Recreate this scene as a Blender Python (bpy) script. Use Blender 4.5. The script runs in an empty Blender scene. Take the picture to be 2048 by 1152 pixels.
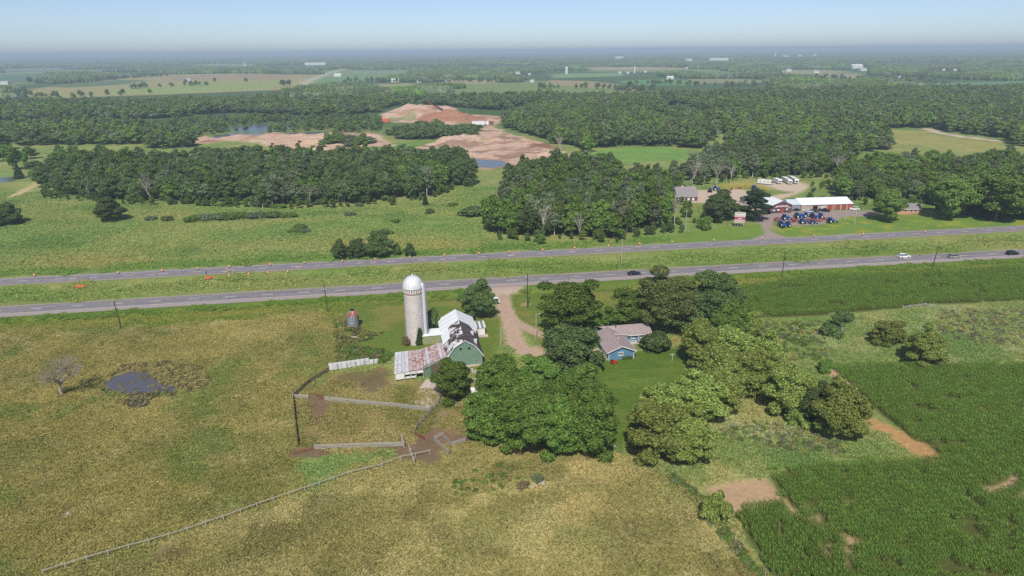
import bpy, math, random
import numpy as np
from mathutils import Matrix, Vector
SC = bpy.context.scene
COL = SC.collection
RNG = np.random.default_rng(7)
random.seed(7)
# ------------------------------------------------------------ camera
CAM_H, FPX = 80.0, 1365.33            # drone height (m); focal length in pixels of a 2048 px wide frame
PITCH, ROLL = math.radians(19.2), math.radians(-0.5)
cam = bpy.data.objects.new('camera', bpy.data.cameras.new('camera'))
COL.objects.link(cam)
cam.data.sensor_width = 36.0; cam.data.lens = 24.0
cam.data.clip_start = 1.0; cam.data.clip_end = 90000.0
CM = Matrix.Rotation(math.pi/2-PITCH, 3, 'X') @ Matrix.Rotation(ROLL, 3, 'Z')
cam.matrix_world = Matrix.Translation((0, 0, CAM_H)) @ CM.to_4x4()
SC.camera = cam
# ------------------------------------------------------------ sky, sun, exposure
SUN_EL, SUN_AZ = math.radians(49), math.radians(5.7)     # the sun stands behind the drone, a little to its left
world = bpy.data.worlds.new('World'); SC.world = world; world.use_nodes = True
wt = world.node_tree; bg = wt.nodes['Background']
sky = wt.nodes.new('ShaderNodeTexSky'); sky.sky_type = 'NISHITA'; sky.sun_disc = False
sky.sun_elevation = SUN_EL; sky.sun_rotation = math.pi + SUN_AZ
sky.altitude = 300; sky.air_density = 0.5; sky.dust_density = 0.95; sky.ozone_density = 0.3
wt.links.new(sky.outputs[0], bg.inputs[0]); bg.inputs[1].default_value = 0.095
sun = bpy.data.objects.new('sun', bpy.data.lights.new('sun', 'SUN')); COL.objects.link(sun)
sun.data.energy = 2.75; sun.data.angle = math.radians(0.9); sun.data.color = (1.0, 0.96, 0.89)
sd = Vector((math.sin(SUN_AZ)*math.cos(SUN_EL), math.cos(SUN_AZ)*math.cos(SUN_EL), -math.sin(SUN_EL)))
sun.rotation_euler = sd.to_track_quat('-Z', 'Y').to_euler(); sun.location = (-20, -60, 140)
SC.view_settings.view_transform = 'Standard'; SC.view_settings.look = 'None'
SC.view_settings.exposure = 0.5; SC.view_settings.gamma = 1.0
SC.cycles.use_denoising = False; SC.cycles.use_adaptive_sampling = False
SC.cycles.max_bounces = 5; SC.cycles.diffuse_bounces = 2; SC.cycles.glossy_bounces = 2
SC.cycles.transmission_bounces = 2; SC.cycles.transparent_max_bounces = 4; SC.cycles.volume_bounces = 0
SC.cycles.caustics_reflective = False; SC.cycles.caustics_refractive = False
# ------------------------------------------------------------ helpers: projection used once to lay the plan out on the ground
CMn = np.array(CM)
def G(u, v, z=0.0):
    d = CMn @ np.array([(u-1024)/FPX, -(v-576)/FPX, -1.0])
    t = (z-CAM_H)/d[2]
    return np.array([d[0]*t, d[1]*t])
def GP(pts, z=0.0):
    return np.array([G(u, v, z) for u, v in pts])
def px_of(x, y, z):
    q = CMn.T @ np.array([x, y, z-CAM_H])
    return 1024+FPX*q[0]/-q[2], 576-FPX*q[1]/-q[2]
def depth_of(x, y, z=0.0):
    return -(CMn.T @ np.array([x, y, z-CAM_H]))[2]
def height_of(x, y, vt):
    lo, hi = 0.0, 60.0
    for _ in range(30):
        m = (lo+hi)/2
        if px_of(x, y, m)[1] > vt: lo = m
        else: hi = m
    return lo
# ------------------------------------------------------------ helpers: numpy value noise
def _hash(ix, iy, seed):
    h = (ix.astype(np.int64)*374761393 + iy.astype(np.int64)*668265263 + seed*1442695041) & 0x7fffffff
    h = ((h ^ (h >> 13))*1274126177) & 0x7fffffff
    return ((h ^ (h >> 16)) & 0xffff)/65535.0
def vnoise(x, y, s, seed=0):
    x = np.asarray(x)/s; y = np.asarray(y)/s
    ix = np.floor(x); iy = np.floor(y); fx = x-ix; fy = y-iy
    fx = fx*fx*(3-2*fx); fy = fy*fy*(3-2*fy)
    a = _hash(ix, iy, seed); b = _hash(ix+1, iy, seed); c = _hash(ix, iy+1, seed); d = _hash(ix+1, iy+1, seed)
    return (a*(1-fx)+b*fx)*(1-fy) + (c*(1-fx)+d*fx)*fy
def fbm(x, y, s, octs=4, seed=0):
    r = 0; amp = 0.5; tot = 0
    for o in range(octs):
        r = r + amp*vnoise(x, y, s/2**o, seed+o*17); tot += amp; amp *= 0.55
    return r/tot                       # 0..1
def sd_poly(x, y, P):
    """signed distance to polygon P, negative inside"""
    P = np.asarray(P); n = len(P)
    d = np.full(x.shape, 1e18); s = np.zeros(x.shape, bool)
    for i in range(n):
        a = P[i]; b = P[(i+1) % n]; e = b-a
        wx = x-a[0]; wy = y-a[1]
        t = np.clip((wx*e[0]+wy*e[1])/max(e@e, 1e-9), 0, 1)
        d = np.minimum(d, (wx-e[0]*t)**2+(wy-e[1]*t)**2)
        if abs(e[1]) > 1e-9:
            c = ((a[1] <= y) & (b[1] > y)) | ((b[1] <= y) & (a[1] > y))
            s ^= c & (x < a[0]+(y-a[1])/e[1]*e[0])
    return np.where(s, -1, 1)*np.sqrt(d)
def sstep(a, b, x):
    t = np.clip((x-a)/(b-a), 0, 1); return t*t*(3-2*t)
def lin(r, g, b):
    f = lambda c: (c/255/12.92) if c/255 <= 0.04045 else ((c/255+0.055)/1.055)**2.4
    return (f(r), f(g), f(b))
# ------------------------------------------------------------ helpers: objects
def tag(o, label=None, cat=None, group=None, kind=None):
    if label: o['label'] = label
    if cat: o['category'] = cat
    if group: o['group'] = group
    if kind: o['kind'] = kind
    return o
def link(name, me, mat=None, parent=None):
    o = bpy.data.objects.new(name, me); COL.objects.link(o)
    if mat is not None and me is not None and not me.materials: me.materials.append(mat)
    if parent is not None: o.parent = parent
    return o
def empty(name, loc=(0, 0, 0), rz=0.0, label=None, cat=None, group=None):
    o = bpy.data.objects.new(name, None); COL.objects.link(o)
    o.location = loc; o.rotation_euler = (0, 0, rz); o.empty_display_size = 0.5
    return tag(o, label, cat, group)
def copy_tree(o, parent=None, **kw):
    c = o.copy(); COL.objects.link(c); c.parent = parent
    for ch in list(o.children): copy_tree(ch, c)
    return c
def place(o, x, y, z=0.0, rz=0.0, s=1.0):
    o.location = (x, y, z); o.rotation_euler = (0, 0, rz)
    o.scale = s if hasattr(s, '__len__') else (s, s, s)
    return o
class MB:
    """collects shapes and links them as one mesh object"""
    def __init__(self): self.v = []; self.f = []; self.m = []; self.smooth = []
    def add(self, vs, fs, mi=0, sm=False):
        n = len(self.v); self.v += [tuple(p) for p in vs]
        for f in fs: self.f.append([i+n for i in f]); self.m.append(mi); self.smooth.append(sm)
    def box(self, c, s, rz=0.0, mi=0, top=(1, 1), M=None):
        x, y, z = s[0]/2, s[1]/2, s[2]/2; vs = []
        for dz, k in ((-z, (1, 1)), (z, top)):
            for dx, dy in ((-x, -y), (x, -y), (x, y), (-x, y)): vs.append(Vector((dx*k[0], dy*k[1], dz)))
        R = M if M is not None else Matrix.Rotation(rz, 3, 'Z')
        vs = [R @ p + Vector(c) for p in vs]
        self.add(vs, [(0, 3, 2, 1), (4, 5, 6, 7), (0, 1, 5, 4), (1, 2, 6, 5), (2, 3, 7, 6), (3, 0, 4, 7)], mi)
    def beam(self, a, b, w, h, mi=0, up=(0, 0, 1)):
        a = Vector(a); b = Vector(b); d = b-a; L = d.length; d.normalize()
        s = d.cross(Vector(up)); s = s.normalized() if s.length > 1e-4 else Vector((1, 0, 0)); t = s.cross(d)
        self.box((a+b)/2, (L, w, h), mi=mi, M=Matrix((d, s, t)).transposed())
    def tube(self, pts, rads, n=8, mi=0, cap=True, sm=True):
        pts = [Vector(p) for p in pts]; rings = []
        for i, p in enumerate(pts):
            d = (pts[min(i+1, len(pts)-1)]-pts[max(i-1, 0)]).normalized()
            a = d.cross(Vector((0.3, 0.9, 0.1))); a = a.normalized() if a.length > 1e-3 else Vector((1, 0, 0)); b = d.cross(a)
            rings.append([p+(a*math.cos(2*math.pi*k/n)+b*math.sin(2*math.pi*k/n))*rads[i] for k in range(n)])
        vs = [q for r in rings for q in r]; fs = []
        for i in range(len(pts)-1):
            for k in range(n):
                fs.append((i*n+k, i*n+(k+1) % n, (i+1)*n+(k+1) % n, (i+1)*n+k))
        self.add(vs, fs, mi, sm)
        if cap: self.add(rings[-1], [tuple(range(n))], mi); self.add(rings[0], [tuple(range(n-1, -1, -1))], mi)
    def lathe(self, prof, n=24, c=(0, 0, 0), mi=0, sm=True, axis='Z'):
        vs = []; fs = []
        for r, z in prof:
            for k in range(n):
                a = 2*math.pi*k/n
                p = (r*math.cos(a), r*math.sin(a), z) if axis == 'Z' else ((r*math.cos(a), z, r*math.sin(a)) if axis == 'Y' else (z, r*math.cos(a), r*math.sin(a)))
                vs.append((p[0]+c[0], p[1]+c[1], p[2]+c[2]))
        for i in range(len(prof)-1):
            for k in range(n): fs.append((i*n+k, i*n+(k+1) % n, (i+1)*n+(k+1) % n, (i+1)*n+k))
        self.add(vs, fs, mi, sm)
    def slab(self, quad, th, mi=0):
        """a sheet with thickness: quad (4 points), grown downwards along its normal"""
        q = [Vector(p) for p in quad]; nrm = (q[1]-q[0]).cross(q[2]-q[0]).normalized()
        if nrm.z < 0: nrm = -nrm
        lo = [p-nrm*th for p in q]
        self.add(q+lo, [(0, 1, 2, 3), (7, 6, 5, 4), (0, 4, 5, 1), (1, 5, 6, 2), (2, 6, 7, 3), (3, 7, 4, 0)], mi)
    def prism(self, poly, d, mi=0):
        """poly: 3D points of a planar outline; d: extrusion vector"""
        n = len(poly); p = [Vector(a) for a in poly]; q = [a+Vector(d) for a in p]
        self.add(p+q, [tuple(range(n-1, -1, -1)), tuple(range(n, 2*n))]+[(i, (i+1) % n, n+(i+1) % n, n+i) for i in range(n)], mi)
    def mesh(self, name, mats=None):
        me = bpy.data.meshes.new(name); me.from_pydata(self.v, [], self.f)
        me.polygons.foreach_set('material_index', self.m); me.polygons.foreach_set('use_smooth', self.smooth)
        for m in (mats or []): me.materials.append(m)
        me.update(); return me
    def build(self, name, mats, parent=None):
        return link(name, self.mesh(name, mats if isinstance(mats, (list, tuple)) else [mats]), None, parent)
def np_mesh(name, V, F, mat=None, attrs=None, smooth=False):
    """V (n,3), F (m,k) numpy arrays"""
    me = bpy.data.meshes.new(name); k = F.shape[1]
    me.vertices.add(len(V)); me.vertices.foreach_set('co', np.ascontiguousarray(V, dtype=np.float32).ravel())
    me.loops.add(F.size); me.loops.foreach_set('vertex_index', np.ascontiguousarray(F, dtype=np.int32).ravel())
    me.polygons.add(len(F)); me.polygons.foreach_set('loop_start', np.arange(0, F.size, k, dtype=np.int32))
    me.polygons.foreach_set('loop_total', np.full(len(F), k, dtype=np.int32))
    if smooth: me.polygons.foreach_set('use_smooth', np.ones(len(F), dtype=bool))
    for an, typ, arr in (attrs or []):
        a = me.attributes.new(an, typ, 'POINT')
        a.data.foreach_set({'FLOAT_COLOR': 'color', 'FLOAT': 'value', 'FLOAT_VECTOR': 'vector', 'INT': 'value'}[typ], np.ascontiguousarray(arr).ravel())
    if mat: me.materials.append(mat)
    me.update(calc_edges=True); me.validate(); return me
# ------------------------------------------------------------ helpers: materials
class NT:
    def __init__(self, name):
        self.mat = bpy.data.materials.new(name); self.mat.use_nodes = True
        self.t = self.mat.node_tree; self.t.nodes.clear()
        self.out = self.n('ShaderNodeOutputMaterial')
    def n(self, typ, **kw):
        nd = self.t.nodes.new(typ)
        for k, v in kw.items(): setattr(nd, k, v)
        return nd
    def l(self, a, b): self.t.links.new(a, b)
    def setv(self, sock, v):
        if hasattr(v, 'is_output') or isinstance(v, bpy.types.NodeSocket): self.l(v, sock)
        else: sock.default_value = (tuple(v)+(1,) if hasattr(v, '__len__') and len(v) == 3 and sock.type == 'RGBA' else v)
    def noise(self, scale, detail=4, rough=0.55, vec=None, dist=0.0):
        nd = self.n('ShaderNodeTexNoise'); nd.inputs['Scale'].default_value = scale; nd.inputs['Detail'].default_value = detail
        nd.inputs['Roughness'].default_value = rough; nd.inputs['Distortion'].default_value = dist
        if vec is not None: self.l(vec, nd.inputs['Vector'])
        return nd.outputs['Fac']
    def coord(self, which='Object', scale=None):
        c = self.n('ShaderNodeTexCoord').outputs[which]
        if scale is None: return c
        m = self.n('ShaderNodeMapping'); self.l(c, m.inputs['Vector']); m.inputs['Scale'].default_value = scale
        return m.outputs[0]
    def ramp(self, fac, stops):
        r = self.n('ShaderNodeValToRGB'); self.l(fac, r.inputs[0]); e = r.color_ramp.elements
        while len(e) < len(stops): e.new(0.5)
        for el, (p, c) in zip(e, stops): el.position = p; el.color = tuple(c)+(1,) if hasattr(c, '__len__') else (c, c, c, 1)
        return r.outputs[0]
    def mix(self, a, b, fac, typ='MIX'):
        m = self.n('ShaderNodeMix', data_type='RGBA', blend_type=typ)
        self.setv(m.inputs[0], fac); self.setv(m.inputs[6], a); self.setv(m.inputs[7], b); return m.outputs[2]
    def math(self, a, b, op='MULTIPLY'):
        m = self.n('ShaderNodeMath', operation=op); self.setv(m.inputs[0], a); self.setv(m.inputs[1], b); return m.outputs[0]
    def map(self, v, a, b, c, d):
        m = self.n('ShaderNodeMapRange'); self.l(v, m.inputs[0])
        for i, x in enumerate((a, b, c, d)): self.setv(m.inputs[1+i], x)
        return m.outputs[0]
    def bsdf(self, color, rough=0.8, metal=0.0, bump=None, bstr=0.3, bdist=0.05, spec=0.3):
        b = self.n('ShaderNodeBsdfPrincipled'); self.setv(b.inputs['Base Color'], color); self.setv(b.inputs['Roughness'], rough)
        b.inputs['Metallic'].default_value = metal; b.inputs['Specular IOR Level'].default_value = spec
        if bump is not None:
            k = self.n('ShaderNodeBump'); k.inputs['Strength'].default_value = bstr; k.inputs['Distance'].default_value = bdist
            self.l(bump, k.inputs['Height']); self.l(k.outputs[0], b.inputs['Normal'])
        self.l(b.outputs[0], self.out.inputs['Surface']); return b
MATS = {}
def simple(name, rgb, rough=0.7, metal=0.0, var=0.25, scale=1.5, spec=0.3, dirt=None, bump=0.0):
    """a plain paint / metal / timber with blotchy wear"""
    if name in MATS: return MATS[name]
    c = lin(*rgb); T = NT(name); co = T.coord('Object')
    n = T.noise(scale, 5, 0.6, co)
    col = T.mix([x*(1-var) for x in c], [min(1, x*(1+var)) for x in c], T.map(n, 0.3, 0.7, 0, 1))
    if dirt:
        n2 = T.noise(scale*0.37, 6, 0.65, co)
        col = T.mix(col, lin(*dirt), T.map(n2, 0.5, 0.68, 0, 0.75))
    T.bsdf(col, rough, metal, T.noise(scale*12, 3, 0.6, co) if bump else None, bump, 0.03, spec)
    MATS[name] = T.mat; return T.mat
# ============================================================ THE GROUND
DY = 0.152
def road_near(x): return 242.0+0.152*x-0.00004*x*x      # far edge line of the near carriageway
def road_far(x): return 275.6+0.155*x                   # far edge of the far carriageway
CR = 1/math.sqrt(1+DY*DY)
NEAR_W, FAR_W = (-10.4, 0.9), (-9.4, 0.0)                # pavement from-to, measured square to the road
PAST = GP([(-900, 668), (0, 660), (240, 655), (450, 642), (655, 622), (688, 640), (680, 728), (655, 742), (600, 795), (592, 900), (600, 1000), (700, 940), (850, 905), (940, 885), (1060, 895), (1250, 908), (1345, 945), (1420, 1010), (1560, 1180), (1750, 1500), (-900, 1500)])
FRONT = GP([(60, 1172), (300, 1084), (560, 1004), (740, 936), (862, 912), (1000, 892), (1250, 908), (1345, 945), (1450, 1050), (1560, 1180), (1700, 1500), (60, 1500)])
YARD = GP([(600, 795), (660, 745), (760, 735), (860, 765), (945, 800), (940, 885), (850, 905), (592, 905)])
LAWN1 = GP([(690, 615), (810, 600), (935, 588), (1000, 590), (1000, 690), (985, 730), (900, 745), (780, 700), (690, 725), (676, 700)])
LAWN2 = GP([(1030, 588), (1110, 572), (1270, 560), (1245, 600), (1210, 655), (1150, 690), (1085, 700), (1050, 660), (1020, 610)])
LAWN3 = GP([(1085, 720), (1200, 715), (1370, 690), (1385, 740), (1375, 800), (1290, 835), (1235, 900), (1215, 840), (1100, 800)])
WEEDS = GP([(1250, 908), (1345, 945), (1420, 1010), (1540, 945), (1890, 920), (1735, 815), (1660, 738), (2048, 727), (2600, 715), (2600, 592), (2048, 600), (1640, 634), (1480, 640), (1400, 720), (1290, 835)])
CORN_A = GP([(1455, 596), (1480, 580), (1570, 562), (1700, 554), (1870, 547), (2048, 539), (2700, 512), (2700, 582), (2048, 602), (1880, 608), (1640, 633), (1520, 637), (1470, 622)])
CORN_B = GP([(1665, 738), (2048, 728), (2700, 712), (2700, 1600), (1830, 1600), (1548, 1152), (1460, 1022), (1562, 1000), (1535, 942), (1700, 928), (1895, 921), (1812, 866), (1735, 808)])
SOIL = GP([(1412, 972), (1470, 962), (1528, 950), (1568, 1000), (1460, 1026), (1445, 1022)])
MARGIN = GP([(1716, 826), (1765, 846), (1845, 884), (1896, 920), (1858, 922), (1796, 884), (1722, 850)])
MARGIN2 = GP([(1645, 745), (1668, 742), (1690, 765), (1740, 778), (1700, 776), (1665, 765)])
HEADLAND = GP([(1960, 970), (1990, 972), (2018, 962), (2030, 945), (2036, 968), (2012, 985), (1975, 988)])
HEADLAND2 = GP([(2020, 1000), (2060, 978), (2100, 985), (2060, 1006)])
BARE = [GP(p) for p in ([(1600, 1008), (1612, 1008), (1612, 1020), (1602, 1018)], [(1618, 1036), (1640, 1030), (1638, 1046), (1622, 1044)], [(1682, 1066), (1700, 1070), (1735, 1085), (1690, 1088)], [(1655, 1088), (1668, 1086), (1662, 1116), (1652, 1110)], [(1560, 1000), (1572, 998), (1598, 1030), (1585, 1034)], [(1680, 1004), (1715, 998), (1720, 1004), (1682, 1010)], [(1690, 1090), (1705, 1092), (1700, 1130), (1692, 1125)])]
POND = GP([(206, 770), (214, 756), (250, 740), (285, 743), (310, 752), (322, 768), (356, 770), (352, 784), (320, 786), (282, 791), (240, 786), (216, 783)])
POND_B = GP([(300, 742), (325, 735), (345, 738), (330, 750)])
QPOND = GP([(905, 314), (960, 317), (1008, 321), (1016, 330), (985, 335), (940, 331), (912, 325)])
QPOND2 = GP([(1078, 318), (1118, 319), (1140, 336), (1112, 337), (1090, 330)])
LAGOON = GP([(462, 252), (520, 248), (596, 245), (600, 256), (560, 258), (520, 264), (462, 262)])
LAGOON2 = GP([(425, 270), (470, 265), (540, 266), (660, 262), (692, 266), (660, 270), (520, 273), (428, 276)])
LPOND = GP([(-60, 352), (0, 354), (35, 352), (30, 362), (0, 364), (-60, 366)])
WATERS = [('pasture_pond', POND, -0.16), ('quarry_pond', QPOND, -0.4), ('quarry_pond', QPOND2, -0.4), ('lagoon', LAGOON, -0.4), ('lagoon', LAGOON2, -0.4), ('garden_pond', LPOND, -0.3)]
QUARRY = GP([(378, 282), (400, 274), (480, 271), (600, 269), (740, 268), (775, 285), (862, 290), (880, 275), (950, 262), (960, 245), (895, 250), (765, 245), (765, 228), (830, 214), (900, 212), (920, 228), (990, 232), (1005, 240), (985, 252), (1015, 268), (1050, 276), (1110, 298), (1168, 332), (1120, 337), (1030, 336), (960, 338), (900, 318), (830, 298), (740, 292), (640, 302), (560, 297), (510, 287), (450, 283), (400, 288)])
QUARRY2 = GP([(1058, 212), (1135, 210), (1130, 216), (1062, 220)])
QGREEN = GP([(780, 290), (860, 280), (885, 288), (850, 296), (790, 298)])
DRIVE = [(1005, 574), (1003, 588), (1006, 605), (1012, 622), (1020, 640), (1025, 660), (1032, 685), (1050, 705), (1080, 722)]
DRIVE_B = [(1018, 630), (1035, 645), (1060, 660), (1090, 672), (1120, 680)]
LOT = GP([(1518, 428), (1545, 424), (1700, 420), (1760, 424), (1755, 430), (1690, 434), (1640, 450), (1580, 452), (1548, 440), (1540, 462), (1580, 478), (1500, 480), (1528, 466), (1524, 450), (1500, 436)])
YARDLOT = GP([(1395, 378), (1480, 378), (1540, 392), (1590, 385), (1500, 372), (1500, 366), (1600, 364), (1625, 372), (1600, 385), (1560, 400), (1545, 415), (1500, 425), (1480, 410), (1380, 405), (1380, 392)])
LOTGRASS = GP([(1425, 376), (1445, 367), (1500, 360), (1512, 368), (1550, 378), (1530, 384), (1480, 376)])
DGRASS = GP([(1345, 478), (1390, 462), (1460, 452), (1520, 448), (1530, 470), (1480, 478), (1340, 487)])
DGRASS2 = GP([(1560, 470), (1555, 452), (1640, 450), (1700, 434), (1800, 430), (2048, 436), (2300, 430), (2300, 440), (2048, 452), (1700, 466), (1590, 474)])
CLEAR1 = GP([(1155, 308), (1200, 300), (1300, 294), (1370, 296), (1375, 318), (1280, 325), (1170, 328)])
CLEAR2 = GP([(1762, 258), (1860, 262), (1880, 275), (2010, 282), (2000, 302), (1900, 305), (1830, 288), (1790, 292)])
CLEAR3 = GP([(1440, 268), (1475, 275), (1480, 290), (1440, 292)])
LEFTPATH = GP([(0, 395), (60, 372), (92, 352), (98, 358), (40, 388), (0, 408)])
QROAD = [(1855, 258), (1890, 268), (1930, 274), (1990, 282)]
FIELDS = [  # far farmland: outline, colour
    (GP([(20, 193), (60, 178), (300, 150), (470, 147), (690, 151), (640, 166), (560, 180), (300, 190), (120, 196)]), (156, 150, 104)),
    (GP([(215, 180), (430, 166), (560, 165), (545, 176), (360, 186), (230, 187)]), (142, 158, 96)),
    (GP([(320, 153), (470, 149), (600, 149), (560, 158), (330, 161)]), (158, 140, 112)),
    (GP([(-200, 150), (80, 149), (85, 163), (0, 168), (-200, 172)]), (92, 122, 92)),
    (GP([(100, 170), (230, 160), (300, 160), (240, 170), (120, 176)]), (98, 118, 84)),
    (GP([(640, 154), (740, 150), (770, 156), (700, 164), (620, 170)]), (112, 142, 98)),
    (GP([(640, 141), (800, 140), (830, 145), (700, 148), (640, 147)]), (120, 144, 105)),
    (GP([(880, 160), (990, 160), (990, 167), (900, 168)]), (160, 148, 118)),
    (GP([(745, 168), (830, 166), (830, 173), (760, 174)]), (150, 146, 108)),
    (GP([(1100, 160), (1180, 162), (1290, 176), (1270, 181), (1190, 176), (1090, 168)]), (158, 142, 112)),
    (GP([(1235, 162), (1330, 158), (1420, 162), (1400, 170), (1270, 172)]), (98, 142, 88)),
    (GP([(1100, 148), (1240, 145), (1250, 152), (1110, 156)]), (120, 150, 105)),
    (GP([(1170, 134), (1300, 134), (1400, 137), (1300, 140), (1180, 140)]), (165, 150, 122)),
    (GP([(1380, 158), (1480, 158), (1560, 162), (1500, 167), (1390, 166)]), (140, 140, 104)),
    (GP([(1550, 140), (1650, 140), (1700, 143), (1640, 150), (1560, 147)]), (150, 146, 112)),
    (GP([(1640, 148), (1720, 148), (1715, 156), (1650, 156)]), (160, 150, 115)),
    (GP([(1830, 166), (2048, 162), (2300, 160), (2300, 165), (2048, 168), (1900, 172)]), (100, 135, 95)),
    (GP([(380, 128), (520, 127), (520, 131), (400, 133)]), (125, 145, 115)),
    (GP([(0, 138), (120, 135), (140, 140), (0, 143)]), (120, 140, 112))]
FARROAD = [(600, 170), (640, 152), (690, 137)]
def polyline_d(x, y, P):
    d = np.full(x.shape, 1e18)
    for a, b in zip(P[:-1], P[1:]):
        e = b-a; wx = x-a[0]; wy = y-a[1]
        t = np.clip((wx*e[0]+wy*e[1])/(e@e), 0, 1)
        d = np.minimum(d, (wx-e[0]*t)**2+(wy-e[1]*t)**2)
    return np.sqrt(d)
def smooth_line(P, n=6):
    P = np.asarray(P, float); Q = [P[0]]
    for i in range(len(P)-1):
        p0 = P[max(i-1, 0)]; p1 = P[i]; p2 = P[i+1]; p3 = P[min(i+2, len(P)-1)]
        for k in range(1, n+1):
            t = k/n
            Q.append(0.5*((2*p1)+(-p0+p2)*t+(2*p0-5*p1+4*p2-p3)*t*t+(-p0+3*p1-3*p2+p3)*t**3))
    return np.array(Q)
DRIVE_W = smooth_line(GP(DRIVE)); DRIVE_BW = smooth_line(GP(DRIVE_B)); QROAD_W = smooth_line(GP(QROAD)); FARROAD_W = GP(FARROAD)
# ---- the shape of the land
MOUNDS = [  # pixel of the foot, height, radius along x, along y
    (935, 290, 11, 42, 38), (985, 292, 7, 30, 30), (890, 292, 5, 30, 24), (1050, 296, 6, 34, 26), (1095, 312, 5, 26, 18), (650, 277, 7, 46, 22), (560, 274, 4, 60, 22),
    (610, 287, 4, 34, 16), (720, 276, 5, 30, 20), (818, 232, 8, 50, 40), (850, 240, 10, 40, 40), (790, 238, 6, 40, 34), (960, 240, 4, 60, 40), (838, 222, 9, 60, 40)]
CONES = [(903, 243, 19, 34), (842, 234, 12, 26)]
def land_h(x, y):
    x = np.asarray(x, float); y = np.asarray(y, float)
    dn = (y-road_near(x))*CR; df = (y-road_far(x))*CR
    calm = np.minimum(sstep(2, 14, np.maximum(dn-1, -11-dn)), sstep(2, 14, np.maximum(df-1, -10.5-df)))
    calm *= 1-sstep(900, 1100, np.hypot(x, y))
    calm *= sstep(3, 12, sd_poly(x, y, POND)); 
    h = calm*((fbm(x, y, 38, 3, 3)-0.5)*1.3 + (fbm(x, y, 7, 3, 9)-0.5)*0.34*sstep(900, 260, y))
    for c, r in (((-18, 172), 34), ((32, 176), 30)):                   # level ground under the buildings
        h = h*sstep(r*0.55, r, np.hypot(x-c[0], y-c[1]))
    h = h*sstep(40, 70, np.hypot(x-150, y-350))
    mid = (dn > 0.9) & (df < -9.4)                                     # the ditch of the median
    w = np.clip((dn-0.9)/np.maximum(dn-0.9-(df+9.4), 0.1), 0, 1)
    h = np.where(mid, h*0.3-0.9*np.sin(np.pi*w)**2, h)
    h = h-0.7*np.exp(-((dn+17)/3.0)**2)                                # roadside ditch
    q = y > 480
    if q.any():
        hq = np.zeros_like(h)
        for u, v, a, rx, ry in MOUNDS:
            c = G(u, v); hq = np.maximum(hq, a*np.exp(-(((x-c[0])/rx)**2+((y-c[1])/ry)**2)*1.6)*(0.65+0.7*fbm(x, y, 16, 4, 21)))
        for u, v, a, r in CONES:
            c = G(u, v); hq = np.maximum(hq, a-np.hypot((x-c[0])*0.75, y-c[1])*a/r)
        sq = sd_poly(x, y, QUARRY); rg = np.abs(fbm(x*0.7+y*0.3, y-x*0.2, 22, 5, 23)-0.5)*2
        hq = hq*(0.55+0.9*rg)+sstep(4, -10, sq)*((fbm(x, y, 11, 4, 27)-0.5)*3.4+(fbm(x, y, 34, 3, 29)-0.4)*5.0)
        h = h+np.where(q, hq, 0)
    for nm, P, z in WATERS:
        s = sd_poly(x, y, P); big = 1.5 if nm == 'pasture_pond' else 6
        if nm == 'pasture_pond': s = s+(fbm(x, y, 5.0, 3, 19)-0.5)*11.0-0.9
        h = np.where(s < big, np.minimum(h, np.maximum((z-0.5), z+s*(0.10 if big < 2 else 0.06)+0.02)), h)
    return h
def hz(x, y): return float(land_h(np.array([x]), np.array([y]))[0])
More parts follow.
